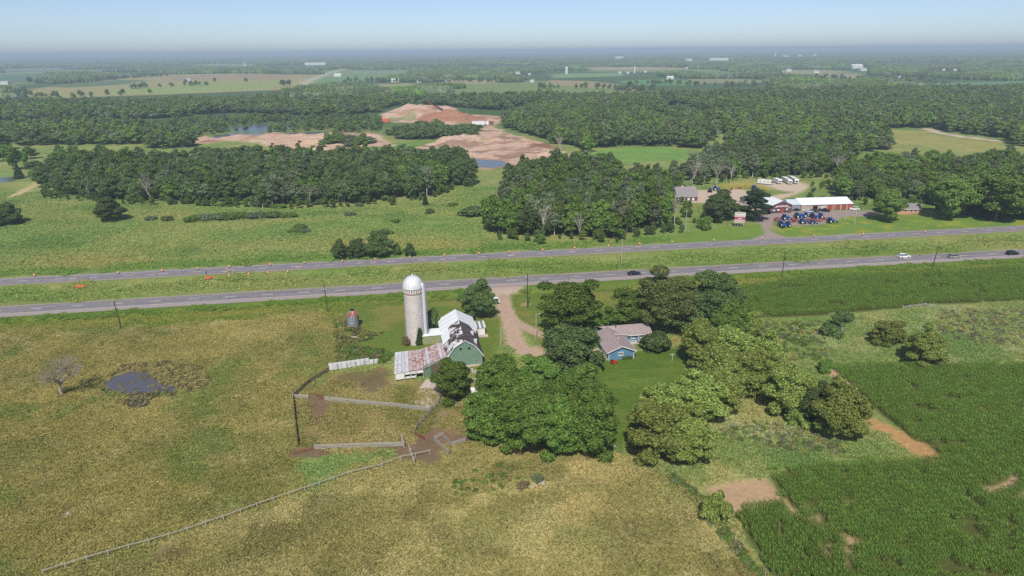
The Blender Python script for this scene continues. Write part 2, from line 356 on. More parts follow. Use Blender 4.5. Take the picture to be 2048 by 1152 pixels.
def land_cover(x, y):
    """colour of the soil and sward (linear) and how grassy it is"""
    n = x.shape[0]; C = np.zeros((n, 3)); Gr = np.ones(n)
    w1 = fbm(x, y, 9, 3, 31)-0.5; w2 = fbm(x, y, 40, 4, 41); w3 = fbm(x, y, 3.2, 2, 51); w4 = fbm(x*0.45, y, 16, 4, 77)
    d = np.hypot(x, y)
    def lay(al, rgb, g=None):
        nonlocal C, Gr
        al = np.clip(al, 0, 1); c = np.array(lin(*rgb)) if not isinstance(rgb, np.ndarray) else rgb
        C = C*(1-al[:, None])+c*al[:, None]
        if g is not None: Gr = Gr*(1-al)+g*al
    def poly(P, rgb, soft=1.0, warp=3.0, g=None, amt=1.0):
        s = sd_poly(x, y, P)+w1*warp*2
        lay(amt*(1-sstep(-soft, soft, s)), rgb, g)
    one = np.ones(n)
    lay(one, (124, 142, 82))
    lay(sstep(0.42, 0.62, w2), (138, 146, 88)); lay(sstep(0.55, 0.75, w4)*0.7, (152, 150, 98)); lay(sstep(0.42, 0.3, w4)*0.6, (100, 126, 68))
    # wooded and farmed country far off
    lay(sstep(620, 900, y), (78, 100, 62)); lay(sstep(1050, 1300, y)*sstep(0.5, 0.6, fbm(x*0.35, y*0.16, 260, 3, 91)), (122, 138, 88))
    dn = (y-road_near(x))*CR; df = (y-road_far(x))*CR
    # meadow north of the highway
    mead = (df > 0)*(1-sstep(560, 640, y))
    lay(mead*sstep(0.5, 0.66, fbm(x*0.5, y, 30, 4, 12))*sstep(330, 285, y-0.155*x)*0.8, (154, 146, 92))
    lay(sstep(1.5, 4, df)*sstep(16, 8, df)*0.6, (96, 128, 52))
    # verges and median
    lay(sstep(-38, -30, dn)*sstep(3, -3, dn), (116, 130, 58)); lay(sstep(-16, -10, dn)*sstep(0, -6, dn)*0.8, (92, 124, 48))
    lay(sstep(-26, -22, dn+w1*3)*sstep(-15, -19, dn+w1*3)*sstep(0.35, 0.6, w2)*0.7, (146, 136, 72))
    med = (dn > 0)*(df < 0); lay(med*1.0, (126, 142, 78)); lay(med*sstep(0.48, 0.64, w4)*0.6, (146, 146, 92)); lay(med*sstep(0.40, 0.28, w4)*0.6, (98, 122, 52))
    lay(med*(np.exp(-((dn-4.5)/0.6)**2)*0.3), (158, 152, 92))
    # the pastures
    poly(PAST, (144, 134, 80), 1.2, 1.2)
    inp = (1-sstep(-1, 1, sd_poly(x, y, PAST)))
    lay(inp*sstep(0.46, 0.66, fbm(x, y, 26, 4, 61))*0.6, (160, 148, 94)); lay(inp*sstep(0.5, 0.36, fbm(x, y, 18, 4, 63))*0.6, (120, 120, 66))
    lay(inp*sstep(0.56, 0.72, w3)*0.35, (172, 158, 112)); lay(inp*sstep(0.60, 0.68, fbm(x, y, 11, 3, 64))*0.45, (104, 124, 60))
    front = (1-sstep(-2, 2, sd_poly(x, y, FRONT)+w1*4)); stk = fbm(x*0.8+y*0.5, (y-x*0.6)*2.2, 13, 4, 58); lay(front*0.6, (156, 146, 98)); lay(front*sstep(0.5, 0.66, stk)*0.55, (176, 164, 118)); lay(front*sstep(0.46, 0.34, stk)*0.5, (132, 126, 74)); lay(front*sstep(0.52, 0.66, fbm(x, y, 9, 4, 66))*0.6, (118, 112, 66))
    poly(WEEDS, (128, 140, 82), 2, 3); inw = 1-sstep(-2, 2, sd_poly(x, y, WEEDS))
    lay(inw*sstep(0.5, 0.66, fbm(x, y, 14, 4, 67))*0.8, (162, 154, 104)); lay(inw*sstep(0.45, 0.32, fbm(x, y, 20, 4, 68))*0.6, (104, 128, 70)); lay(inw*sstep(0.62, 0.7, fbm(x, y, 7, 3, 69))*0.6, (158, 160, 118))
    # mown grass
    ang = (x*0.986+y*0.165)*0; stripe = 0.5+0.5*np.sin((y-0.16*x)*2*np.pi/2.6)
    for P in (LAWN1, LAWN2):
        poly(P, (100, 118, 50), 1.2, 1.5, 0.55); i1 = 1-sstep(-1.5, 0.5, sd_poly(x, y, P))
        lay(i1*stripe*0.30, (124, 134, 66)); lay(i1*sstep(0.5, 0.64, fbm(x, y, 13, 4, 71))*0.55, (142, 132, 74))
    poly(LAWN3, (88, 112, 44), 1.5, 1.5, 0.5); i3 = 1-sstep(-1.5, 0.5, sd_poly(x, y, LAWN3))
    lay(i3*sstep(0.45, 0.7, fbm(x*0.5, y*1.5, 8, 4, 73))*0.6, (116, 130, 60))
    # trodden earth
    def blob(u, v, r, rgb=(122, 100, 80), amt=0.9, g=0.15, sq=1.0):
        c = G(u, v); rr = np.hypot(x-c[0], (y-c[1])*sq); lay(amt*(1-sstep(r*0.45, r, rr+w1*r*1.3)), rgb, g)
    poly(YARD, (140, 130, 80), 1, 1); iy = 1-sstep(-2, 0, sd_poly(x, y, YARD))
    lay(iy*sstep(0.5, 0.68, fbm(x, y, 10, 4, 81))*0.6, (162, 146, 100)); lay(iy*sstep(0.47, 0.36, fbm(x, y, 9, 4, 82))*0.6, (104, 110, 54))
    for a in ((632, 800, 4.5), (645, 815, 3.2), (630, 830, 3), (700, 755, 5.5, (104, 96, 66), 0.75), (745, 765, 5, (110, 96, 74), 0.8), (760, 745, 4, (112, 96, 70), 0.7), (840, 893, 5.5), (870, 880, 5), (855, 905, 4), (915, 868, 5, (132, 108, 84), 0.8), (880, 830, 4, (140, 118, 92), 0.7), (930, 878, 4), (865, 918, 3), (790, 890, 2.5), (625, 860, 3, (136, 114, 84), 0.6), (640, 900, 3), (600, 905, 2.5), (340, 1095, 4, (118, 98, 78), 0.6), (300, 1120, 3, (112, 94, 74), 0.6), (205, 765, 2.5, (132, 110, 84), 0.7), (200, 785, 2.5, (132, 110, 84), 0.7), (215, 748, 2, (132, 110, 84), 0.7), (135, 1028, 1.3, (140, 118, 96), 0.7)):
        blob(*a)
    for u, v, r in ((1180, 935, 7), (1165, 1010, 6), (1090, 975, 3.0), (1020, 890, 5)): blob(u, v, r, (174, 156, 108), 0.6, 0.9)
    blob(712, 672, 5, (132, 118, 78), 0.6, 0.6); blob(1050, 608, 1.5, (176, 150, 112), 0.7, 0.3); blob(1350, 680, 3.0, (162, 128, 86), 0.8, 0.3)
    # corn ground, bare strips
    for P in (CORN_A, CORN_B): poly(P, (86, 92, 46), 0.8, 0.3, 0.3)
    for P in [SOIL, MARGIN, MARGIN2, HEADLAND, HEADLAND2]+BARE: poly(P, (182, 152, 122), 0.6, 0.6, 0.12)
    poly(MARGIN, (178, 140, 96), 0.6, 0.6, 0.4)
    # gravel
    for P, w in ((DRIVE_W, 2.6), (DRIVE_BW, 1.7)):
        s = polyline_d(x, y, P)+w1*1.6; lay(1-sstep(w-0.7, w+0.6, s), (186, 160, 140), 0.05); lay((1-sstep(0.1, 0.7, np.abs(s)))*0.25, (150, 132, 104), 0.2)
    c0 = G(1001, 572); lay(1-sstep(5.5, 8, np.hypot((x-c0[0])*0.8, y-c0[1])+w1*2), (180, 160, 144), 0.05)
    blob(1065, 712, 6.5, (186, 160, 138), 1, 0.05)
    poly(LOT, (158, 142, 136), 0.8, 0.5, 0.03); poly(YARDLOT, (198, 178, 160), 1.5, 2, 0.05); poly(LOTGRASS, (158, 148, 84), 1.5, 2)
    for P in (DGRASS, DGRASS2): poly(P, (112, 138, 62), 1.0, 1.0, 0.5)
    lay((1-sstep(-1, 1, sd_poly(x, y, DGRASS2)))*sstep(0.55, 0.66, fbm(x, y, 5, 3, 83))*0.6, (160, 156, 60))
    poly(CLEAR1, (116, 150, 78), 2, 4); poly(CLEAR2, (152, 150, 92), 2, 4); poly(CLEAR3, (140, 150, 90), 2, 3)
    lay(1-sstep(4, 6, polyline_d(x, y, QROAD_W)), (196, 176, 160), 0.05); poly(LEFTPATH, (196, 172, 136), 1, 2, 0.1)
    # the gravel pit
    sand = np.array(lin(206, 172, 150)); red = np.array(lin(184, 144, 122)); pale = np.array(lin(214, 188, 168))
    f1 = fbm(x, y*0.6, 30, 4, 95)[:, None]; f2 = fbm(x, y, 12, 4, 96)[:, None]
    qc = sand*(1-sstep(0.5, 0.66, f1))+red*sstep(0.5, 0.66, f1); qc = qc*(1-0.5*sstep(0.52, 0.66, f2))+pale*0.5*sstep(0.52, 0.66, f2)
    for P in (QUARRY, QUARRY2): poly(P, qc, 4, 7, 0.0)
    inq = 1-sstep(-6, 2, sd_poly(x, y, QUARRY)); lay(inq*sstep(0.58, 0.66, fbm(x, y*0.5, 20, 4, 97))*0.75, (126, 138, 92), 0.5); lay(inq*sstep(0.60, 0.68, fbm(x*0.4, y, 14, 4, 98))*0.7, (138, 104, 88), 0.0)
    for P, z in ((POND, 0), (QPOND, 1), (QPOND2, 1)): s_ = sd_poly(x, y, P)+w1*(2.5 if z == 0 else 8); lay((1-sstep(0.5, 2.2 if z == 0 else 9, np.abs(s_)))*0.7, (112, 98, 80) if z == 0 else (138, 108, 92), 0.2)
    for u, v, a, r in CONES:
        c = G(u, v); lay(1-sstep(r*0.85, r, np.hypot((x-c[0])*0.75, y-c[1])), (172, 126, 102) if a > 15 else (190, 150, 124), 0.0)
    poly(QGREEN, (110, 140, 66), 3, 5); blob(975, 290, 11, (132, 140, 84), 0.6, 0.6, 1.0); blob(1088, 300, 16, (120, 84, 66), 0.8, 0.0, 1.6)
    # far fields
    for P, rgb in FIELDS: poly(P, rgb, 8, 12)
    s = polyline_d(x, y, FARROAD_W); lay(1-sstep(8, 16, s), (186, 178, 164))
    return C, Gr
def grid(xs, ys, hole=None):
    X, Y = np.meshgrid(xs, ys); nx, ny = len(xs), len(ys)
    i = (np.arange(ny-1)[:, None]*nx+np.arange(nx-1)[None, :])
    F = np.stack([i, i+1, i+nx+1, i+nx], -1).reshape(-1, 4)
    if hole:
        cx = (X[:-1, :-1]+X[1:, 1:]).ravel()/2; cy = (Y[:-1, :-1]+Y[1:, 1:]).ravel()/2
        F = F[~((cx > hole[0]) & (cx < hole[1]) & (cy > hole[2]) & (cy < hole[3]))]
    return X.ravel(), Y.ravel(), F
def growing(a, step, stop, g):
    r = [a]
    while r[-1] < stop: r.append(r[-1]+step); step *= g
    return r
NR = (-340, 340, 52, 332); MR = (-1000, 1000, -200, 1240)
g1 = grid(np.linspace(-340, 340, 756), np.linspace(52, 332, 312))
g2 = grid(np.concatenate([np.arange(-1000, -420, 5.0), np.arange(-420, 180, 2.5), np.arange(180, 1001, 5.0)]), np.concatenate([np.arange(-200, 540, 4.0), np.arange(540, 960, 2.5), np.arange(960, 1241, 4.0)]), NR)
xp = growing(1000, 20, 2600, 1.0); xp = xp[:-1]+growing(xp[-1], 30, 26000, 1.09)
xs = np.array([-a for a in xp[::-1]]+list(np.arange(-980, 981, 20.0))+xp)
ys = np.array([-6000, -3000, -1500, -700, -400]+list(np.arange(-200, 3401, 20.0))+growing(3430, 40, 34000, 1.045))
g3 = grid(xs, ys, MR)
vs, fs, off = [], [], 0
for X, Y, F in (g1, g2, g3):
    used = np.unique(F); re = np.full(len(X), -1); re[used] = np.arange(len(used))
    vs.append(np.stack([X[used], Y[used]], 1)); fs.append(re[F]+off); off += len(used)
V = np.concatenate(vs); Fq = np.concatenate(fs)
Hh = land_h(V[:, 0], V[:, 1])
# seams between the three meshes stay level
edge = np.minimum(np.abs(np.maximum(np.abs(V[:, 0])-340, np.abs(V[:, 1]-192)-140)), np.abs(np.maximum(np.abs(V[:, 0])-1000, np.abs(V[:, 1]-520)-720)))
Hh = np.where(np.hypot(V[:, 0], V[:, 1]) > 60, Hh*sstep(0.5, 14, edge), Hh)
Cc, Gg = land_cover(V[:, 0], V[:, 1])
def ground_material():
    T = NT('ground_cover'); co = T.coord('Object')
    at = T.n('ShaderNodeAttribute', attribute_name='cover').outputs['Color']; gr = T.n('ShaderNodeAttribute', attribute_name='grassy').outputs['Fac']
    a = T.noise(1.1, 6, 0.68, co); b = T.noise(0.16, 5, 0.6, co, 0.6)
    c = T.noise(3.2, 5, 0.7, co); dd = T.noise(0.035, 4, 0.6, co)
    dry = T.mix(at, (1.24, 1.10, 0.98), 1.0, 'MULTIPLY'); lush = T.mix(at, (0.80, 0.95, 0.72), 1.0, 'MULTIPLY')
    v = T.mix(lush, dry, T.map(b, 0.34, 0.66, 0, 1))
    col = T.mix(at, v, T.map(gr, 0, 1, 0.15, 0.75))
    k = T.math(T.map(a, 0.28, 0.72, 0.55, 1.45), T.map(c, 0.25, 0.75, 0.72, 1.28))
    k = T.math(k, T.map(dd, 0.3, 0.7, 0.88, 1.12))
    k2 = T.map(a, 0.25, 0.75, 0.86, 1.14)
    m = T.n('ShaderNodeMix', data_type='FLOAT'); T.l(gr, m.inputs[0]); T.l(k2, m.inputs[2]); T.l(k, m.inputs[3])
    col = T.mix(col, m.outputs[0], 1.0, 'MULTIPLY')
    h = T.math(T.math(a, 1.0), T.math(c, 0.4), 'ADD')
    T.bsdf(col, 0.95, 0, T.math(T.math(h, T.map(gr, 0, 1, 0.25, 1.0)), T.math(T.math(T.noise(0.13, 7, 0.7, co, 1.0), 9.0), T.math(gr, 0.015, 'LESS_THAN')), 'ADD'), 0.8, 0.35, 0.1)
    return T.mat
M_GROUND = ground_material()
gm = np_mesh('ground', np.column_stack([V, Hh]), Fq, M_GROUND, [('cover', 'FLOAT_COLOR', np.column_stack([Cc, np.ones(len(Cc))])), ('grassy', 'FLOAT', Gg)], True)
tag(link('ground', gm), 'rolling farmland of pasture, lawn, meadow and gravel', None, None, 'structure')
# ---- water
def water_mat(name, rgb, rough):
    T = NT(name); co = T.coord('Object')
    col = T.mix(lin(*rgb), lin(*[min(255, c*1.25) for c in rgb]), T.noise(0.12, 4, 0.6, co))
    T.bsdf(col, rough, 0, T.noise(1.5, 3, 0.6, co), 0.06, 0.05, 0.5); return T.mat
W_POND = water_mat('pond_water', (82, 80, 86), 0.10); W_PIT = water_mat('pit_water', (84, 92, 94), 0.22)
for nm, P, z in WATERS:
    c = P.mean(0); k = 1.6 if nm == 'pasture_pond' else 1.1
    m = MB(); m.add([(*(c+(p-c)*k), z) for p in smooth_line(np.vstack([P, P[:1]]), 3)[:-1]], [tuple(range(len(P)*3))])
    o = m.build(nm, W_POND if nm == 'pasture_pond' else W_PIT); tag(o, {'pasture_pond': 'muddy cattle pond in the tan pasture', 'quarry_pond': 'still blue water pooled in the gravel pit', 'lagoon': 'blue lagoon beyond the gravel pit', 'garden_pond': 'small garden pond beside the meadow path'}[nm], None, None, 'structure')
# ---- the two carriageways
def asphalt(name, rgb, lines):
    T = NT(name); co = T.coord('Object'); uv = T.n('ShaderNodeUVMap').outputs[0]
    sx = T.n('ShaderNodeSeparateXYZ'); T.l(uv, sx.inputs[0]); u = sx.outputs[1]
    n = T.noise(0.5, 5, 0.6, co); n2 = T.noise(9, 3, 0.6, co); lon = T.noise(1.0, 4, 0.6, T.coord('UV', (0.03, 1.8, 1)))
    col = T.mix(lin(*[c*0.88 for c in rgb]), lin(*[c*1.08 for c in rgb]), T.map(n, 0.3, 0.7, 0, 1))
    col = T.mix(col, lin(*[c*0.80 for c in rgb]), T.map(lon, 0.45, 0.65, 0, 1.0))
    for lo, hi, c, k in lines:                       # shoulders of another paving
        mk = T.math(T.math(u, lo, 'GREATER_THAN'), T.math(u, hi, 'LESS_THAN')); col = T.mix(col, lin(*c), T.math(mk, k))
    col = T.mix(col, T.map(n2, 0.3, 0.7, 0.85, 1.15), 1.0, 'MULTIPLY')
    T.bsdf(col, 0.85, 0, n2, 0.2, 0.01, 0.25); return T.mat
def strip(fn, offs, x0, x1, z, step=6.0):
    """a ribbon following the road between two square offsets"""
    xs = np.arange(x0, x1+0.1, step); V = []; UV = []
    for x in xs:
        dx = 0.5; t = np.array([dx, fn(x+dx)-fn(x)]); t /= np.linalg.norm(t); nn = np.array([-t[1], t[0]])
        for o in offs: p = np.array([x, fn(x)])+nn*o; V.append((p[0], p[1], z)); UV.append((x, o))
    k = len(offs); F = [(i*k+j, (i+1)*k+j, (i+1)*k+j+1, i*k+j+1) for i in range(len(xs)-1) for j in range(k-1)]
    me = bpy.data.meshes.new('strip'); me.from_pydata(V, [], F); ul = me.uv_layers.new(name='UVMap')
    for l in me.loops: ul.data[l.index].uv = UV[l.vertex_index]
    me.update(); return me
PAINT = simple('road_paint', (226, 222, 214), 0.7, var=0.18, scale=2.0)
PAINT_Y = simple('road_paint_yellow', (206, 176, 96), 0.7, var=0.2, scale=2.0)
MA = asphalt('asphalt_near', (142, 136, 138), [(-12, -7.45, (168, 152, 146), 0.85), (0.05, 3, (160, 146, 140), 0.8)])
MF = asphalt('asphalt_far', (144, 138, 142), [(-10, -8.7, (166, 150, 140), 0.85)])
nearroad = tag(link('highway_near', strip(road_near, np.linspace(-10.4, 0.9, 8), -900, 1300, 0.06), MA), 'grey two lane carriageway beside the farm', None, None, 'structure')
farroad = tag(link('highway_far', strip(road_far, np.linspace(-9.4, 0.0, 7), -900, 1300, 0.06), MF), 'grey carriageway with orange drums beyond the median', None, None, 'structure')
def mark(par, fn, o, w, x0, x1, mat, z=0.075, step=6.0): link('edge_line', strip(fn, (o-w/2, o+w/2), x0, x1, z, step), mat, par)
mark(nearroad, road_near, -7.2, 0.22, -900, 1300, PAINT); mark(nearroad, road_near, -0.1, 0.16, -900, 1300, PAINT_Y)
mark(farroad, road_far, -0.9, 0.20, -900, 1300, PAINT); mark(farroad, road_far, -8.4, 0.18, -900, 1300, PAINT_Y)
def dashes(par, fn, o, x0, x1, period, ln, w=0.22):
    m = MB(); m.box((0, 0, 0), (ln, w, 0.012)); me = m.mesh('lane_dash', [PAINT]); x = x0
    while x < x1:
        sl = math.atan2(fn(x+1)-fn(x), 1); d = link('lane_dash', me, None, par)
        d.location = (x-math.sin(sl)*o, fn(x)+math.cos(sl)*o, 0.078); d.rotation_euler = (0, 0, sl); x += period
dashes(nearroad, road_near, -3.65, -330, 420, 12.2, 3.6)
dashes(farroad, road_far, -4.6, -330, 420, 12.2, 3.4)
# ------------------------------------------------------------ haze: one closed box of air round the whole place
hb = MB(); hb.box((0, 14000, 46.5), (56000, 41000, 97)); 
T = NT('haze_air'); vol = T.n('ShaderNodeVolumePrincipled'); vol.inputs['Color'].default_value = (0.68, 0.85, 1.0, 1)
vol.inputs['Density'].default_value = 0.00018; vol.inputs['Anisotropy'].default_value = -0.05
T.l(vol.outputs[0], T.out.inputs['Volume'])
haze = hb.build('haze', T.mat); tag(haze, 'pale blue summer haze over the distant farmland', None, None, 'stuff')
haze.display_type = 'WIRE'
# ============================================================ TREES, SHRUBS, CORN, GRASS
def leaf_mat(name, a, b, trans=0.36, tint=0.26):
    T = NT(name); g = T.n('ShaderNodeNewGeometry').outputs['Random Per Island']; r = T.n('ShaderNodeObjectInfo').outputs['Random']
    col = T.mix(lin(*a), lin(*b), g)
    h = T.n('ShaderNodeHueSaturation'); T.l(col, h.inputs['Color']); T.l(T.map(r, 0, 1, 0.494, 0.518), h.inputs['Hue']); T.l(T.map(r, 0, 1, 1-tint, 1+tint), h.inputs['Value'])
    d = T.n('ShaderNodeBsdfDiffuse'); t = T.n('ShaderNodeBsdfTranslucent'); T.l(h.outputs[0], d.inputs[0]); T.l(h.outputs[0], t.inputs[0])
    m = T.n('ShaderNodeMixShader'); m.inputs[0].default_value = trans; T.l(d.outputs[0], m.inputs[1]); T.l(t.outputs[0], m.inputs[2]); T.l(m.outputs[0], T.out.inputs['Surface'])
    return T.mat
L_DARK = leaf_mat('leaves_dark', (80, 102, 58), (136, 154, 94)); L_MID = leaf_mat('leaves_mid', (82, 112, 46), (146, 168, 82))
L_OLIVE = leaf_mat('leaves_olive', (114, 134, 60), (182, 190, 106)); L_LIGHT = leaf_mat('leaves_light', (92, 122, 50), (150, 166, 88))
L_GREY = leaf_mat('leaves_grey', (102, 118, 82), (152, 162, 122)); L_PINE = leaf_mat('needles', (50, 72, 50), (88, 106, 72)); L_CORN = leaf_mat('corn_leaves', (92, 124, 50), (152, 174, 82), 0.34, 0.16)
L_WEED = leaf_mat('weed_leaves', (118, 122, 92), (158, 158, 124)); L_BROWN = leaf_mat('brown_weeds', (120, 112, 82), (168, 152, 112))
BARK = simple('bark', (112, 98, 82), 0.9, var=0.3, scale=3); BARK_PALE = simple('bark_pale', (186, 178, 164), 0.9, var=0.2, scale=3); DEADWOOD = simple('dead_wood', (166, 154, 136), 0.9, var=0.3, scale=2)
def leaf_quads(P, N, size, rng, aspect=1.5):
    n = len(P); N = N/np.maximum(np.linalg.norm(N, axis=1, keepdims=True), 1e-6)
    r = rng.normal(size=(n, 3)); t = np.cross(N, r); t /= np.maximum(np.linalg.norm(t, axis=1, keepdims=True), 1e-6); b = np.cross(N, t)
    s = (size*rng.uniform(0.55, 1.4, n))[:, None]; a = s*aspect*0.5; c = s*0.5
    V = np.stack([P-t*a, P-b*c+N*c*0.25, P+t*a, P+b*c+N*c*0.25], 1).reshape(-1, 3)
    return V, np.arange(4*n).reshape(n, 4)
def crown(name, lobes, nleaf, size, seed, mat, jit=0.75, low=-0.55):
    rng = np.random.default_rng(seed); L = np.array([[*c, *r] for c, r in lobes], float)
    w = (L[:, 3]*L[:, 4]+L[:, 3]*L[:, 5]); w /= w.sum(); k = rng.choice(len(L), nleaf*2, p=w)
    d = rng.normal(size=(nleaf*2, 3)); d /= np.linalg.norm(d, axis=1, keepdims=True)
    keep = (d[:, 2] > low) | (rng.random(len(d)) < 0.25); d = d[keep]; k = k[keep]
    rad = 0.62+0.36*np.sqrt(rng.random(len(d)))+np.abs(rng.normal(size=len(d)))*0.16; P = L[k, :3]+d*L[k, 3:]*rad[:, None]
    ins = np.zeros(len(P), bool)
    for j in range(len(L)):
        q = (P-L[j, :3])/L[j, 3:]; ins |= (k != j) & ((q*q).sum(1) < 0.5)
    P = P[~ins][:nleaf]; d = d[~ins][:nleaf]; k = k[~ins][:nleaf]
    N = d/L[k, 3:]; N /= np.linalg.norm(N, axis=1, keepdims=True); N = N+rng.normal(size=N.shape)*jit+np.array([0, 0, 0.3])
    V, F = leaf_quads(P, N, size, rng); return np_mesh(name, V, F, mat)
def lobes_round(seed, R, z0, z1, n=16, core=0.62, lr=(0.30, 0.46), top=0.0):
    """lobes filling an egg of radius R between heights z0 and z1"""
    rng = np.random.default_rng(seed); zc = (z0+z1)/2; rz = (z1-z0)/2; out = [((0, 0, zc), (R*core, R*core, rz*core))]
    for i in range(n):
        ph = i*2.39996+rng.uniform(-0.4, 0.4); cz = 1-2*(i+0.5)/n+rng.uniform(-0.12, 0.12); cz = np.clip(cz, -0.85, 0.95)
        s = math.sqrt(max(0.03, 1-cz*cz))*(1-top*max(0, cz)); l = rng.uniform(*lr); f = rng.uniform(0.56, 0.88)*(1+0.22*math.sin(ph*2+seed)+0.14*math.sin(ph*3+cz*4+seed*2))
        out.append(((R*f*s*math.cos(ph), R*f*s*math.sin(ph), zc+rz*f*cz), (R*l*rng.uniform(0.9, 1.2), R*l*rng.uniform(0.9, 1.2), R*l*rng.uniform(0.65, 0.95))))
    return out
def trunk(name, lobes, h, r, seed, mat, nl=7, lean=0.2):
    rng = np.random.default_rng(seed); m = MB(); bx = rng.uniform(-lean, lean, 2)
    pts = [(0, 0, -0.3), (bx[0]*0.3, bx[1]*0.3, h*0.25), (bx[0], bx[1], h*0.55), (bx[0]*1.4, bx[1]*1.4, h*0.85)]
    m.tube(pts, [r*1.25, r, r*0.7, r*0.25], 7)
    for i in rng.permutation(len(lobes)-1)[:nl]+1:
        c = np.array(lobes[i][0]); z = max(h*0.16, c[2]*rng.uniform(0.35, 0.6)); a = np.array([bx[0]*z/h, bx[1]*z/h, z]); mid = (a+c)/2+np.array([0, 0, -0.25])
        m.tube([a, mid, c], [r*0.5, r*0.32, r*0.12], 5, cap=False)
    return m.mesh(name, [mat])
class Kind:
    """one modelled tree: crown mesh, trunk mesh, its height and crown radius"""
    def __init__(s, crown_me, trunk_me, h, r, cname='crown', tname='trunk'): s.c, s.t, s.h, s.r, s.cn, s.tn = crown_me, trunk_me, h, r, cname, tname
def broadleaf(seed, mat, h=12.0, r=4.6, z0=1.6, leaves=9000, size=0.42, n=18, bark=None, top=0.2, tr=0.28, lr=(0.28, 0.44), jit=0.75):
    L = lobes_round(seed, r, z0, h, n, lr=lr, top=top)
    return Kind(crown('crown', L, leaves, size, seed, mat, jit), trunk('trunk', L, h, tr, seed+1, bark or BARK), h, r)
def put_tree(kind, x, y, h, w, name, label, cat='tree', group=None, rz=None, z=None):
    """w: crown width in metres"""
    o = empty(name, (x, y, hz(x, y) if z is None else z), random.uniform(0, 6.28) if rz is None else rz, label, cat, group)
    sx = w/2/kind.r; o.scale = (sx, sx, h/kind.h)
    if kind.t is not None: link(kind.tn, kind.t, None, o)
    link(kind.cn, kind.c, None, o); return o
K_OAK = [broadleaf(11+i, L_DARK, 12, 4.8, 0.6, 20000, 0.29, 44, lr=(0.15, 0.32)) for i in range(2)]
K_MAPLE = [broadleaf(31+i, L_MID, 12, 4.6, 0.3, 20000, 0.29, 46, lr=(0.14, 0.31)) for i in range(3)]
K_OLIVE = [broadleaf(51+i, L_OLIVE, 10, 4.6, 0.2, 19000, 0.27, 46, lr=(0.13, 0.30)) for i in range(3)]
K_BIG = [broadleaf(71, L_DARK, 19, 6.6, 1.5, 28000, 0.33, 60, lr=(0.12, 0.27)), broadleaf(72, leaf_mat('leaves_maple_seed', (94, 108, 56), (154, 162, 98)), 19, 6.4, 1.5, 28000, 0.33, 60, lr=(0.12, 0.27)), broadleaf(73, L_MID, 17, 5.8, 1.5, 22000, 0.34, 50, lr=(0.13, 0.29))]
K_LIGHT = [broadleaf(81+i, L_LIGHT, 14, 5.2, 2.4, 15000, 0.38, 34, top=0.0, lr=(0.16, 0.32)) for i in range(2)]
def shrub_kind(seed, mat, leaves=3500, size=0.3):
    L = lobes_round(seed, 2.0, -0.3, 2.8, 10, lr=(0.32, 0.5)); return Kind(crown('crown', L, leaves, size, seed, mat, 0.8, -0.3), trunk('trunk', L, 2.2, 0.08, seed, BARK, 6), 2.8, 2.0)
K_SHRUB = [shrub_kind(91, L_DARK), shrub_kind(92, L_MID), shrub_kind(93, L_OLIVE), shrub_kind(94, L_GREY, 2600, 0.24), shrub_kind(95, L_BROWN, 2200, 0.22)]
# woodland trees seen from 300 m and more
def wood_kind(seed, mat, h, r, z0, leaves=2900, size=0.6, bark=None, n=24, top=0.4):
    L = lobes_round(seed, r, z0, h, n, lr=(0.2, 0.4), top=top); return Kind(crown('crown', L, leaves, size, seed, mat, 0.8), trunk('trunk', L, h, 0.22, seed, bark or BARK, 4), h, r)
K_WOOD = [wood_kind(101, L_DARK, 17, 4.4, 2.5), wood_kind(102, L_DARK, 16, 4.8, 2.0), wood_kind(103, L_MID, 17, 4.0, 2.5), wood_kind(104, L_MID, 15, 4.6, 1.5), wood_kind(105, L_GREY, 17, 3.6, 4.0, bark=BARK_PALE), wood_kind(106, L_DARK, 18, 3.8, 3.0, bark=BARK_PALE), wood_kind(107, L_LIGHT, 15, 4.2, 2.0), wood_kind(108, L_DARK, 14, 5.2, 1.0)]
def conifer(seed, h=11.0, r=2.6, leaves=2600, mat=None, size=0.5):
    rng = np.random.default_rng(seed); t = rng.random(leaves)**0.8; z = 0.5+t*(h-0.5); R = r*(1-t)**0.85*(0.72+0.28*np.sin(z*6.0+seed))+0.06
    a = rng.uniform(0, 6.283, leaves)+0.25*np.sin(z*3); q = R*np.sqrt(rng.uniform(0.35, 1, leaves)); P = np.stack([q*np.cos(a), q*np.sin(a), z-0.22*q], 1)
    N = np.stack([np.cos(a)*0.7, np.sin(a)*0.7, np.full(leaves, 0.8)], 1)+rng.normal(size=(leaves, 3))*0.35; V, F = leaf_quads(P, N, size, rng, 2.0)
    m = MB(); m.tube([(0, 0, -0.3), (0, 0, h*0.97)], [0.2, 0.03], 7); return Kind(np_mesh('crown', V, F, mat or L_PINE), m.mesh('trunk', [BARK]), h, r)
K_SPRUCE = conifer(5)
def ragged_pine(seed):
    rng = np.random.default_rng(seed); L = [((0, 0, 12.5), (1.6, 1.6, 1.4))]
    for i in range(17): a = i*2.4; z = 2.2+i*0.62; q = rng.uniform(1.6, 3.8)*(1-0.45*i/17); L.append(((q*math.cos(a), q*math.sin(a), z), (1.5, 1.5, 0.75)))
    return Kind(crown('crown', L, 6500, 0.42, seed, L_PINE, 0.8), trunk('trunk', L, 13.5, 0.3, seed, BARK, 14), 13.5, 4.0)
K_PINE = ragged_pine(9)
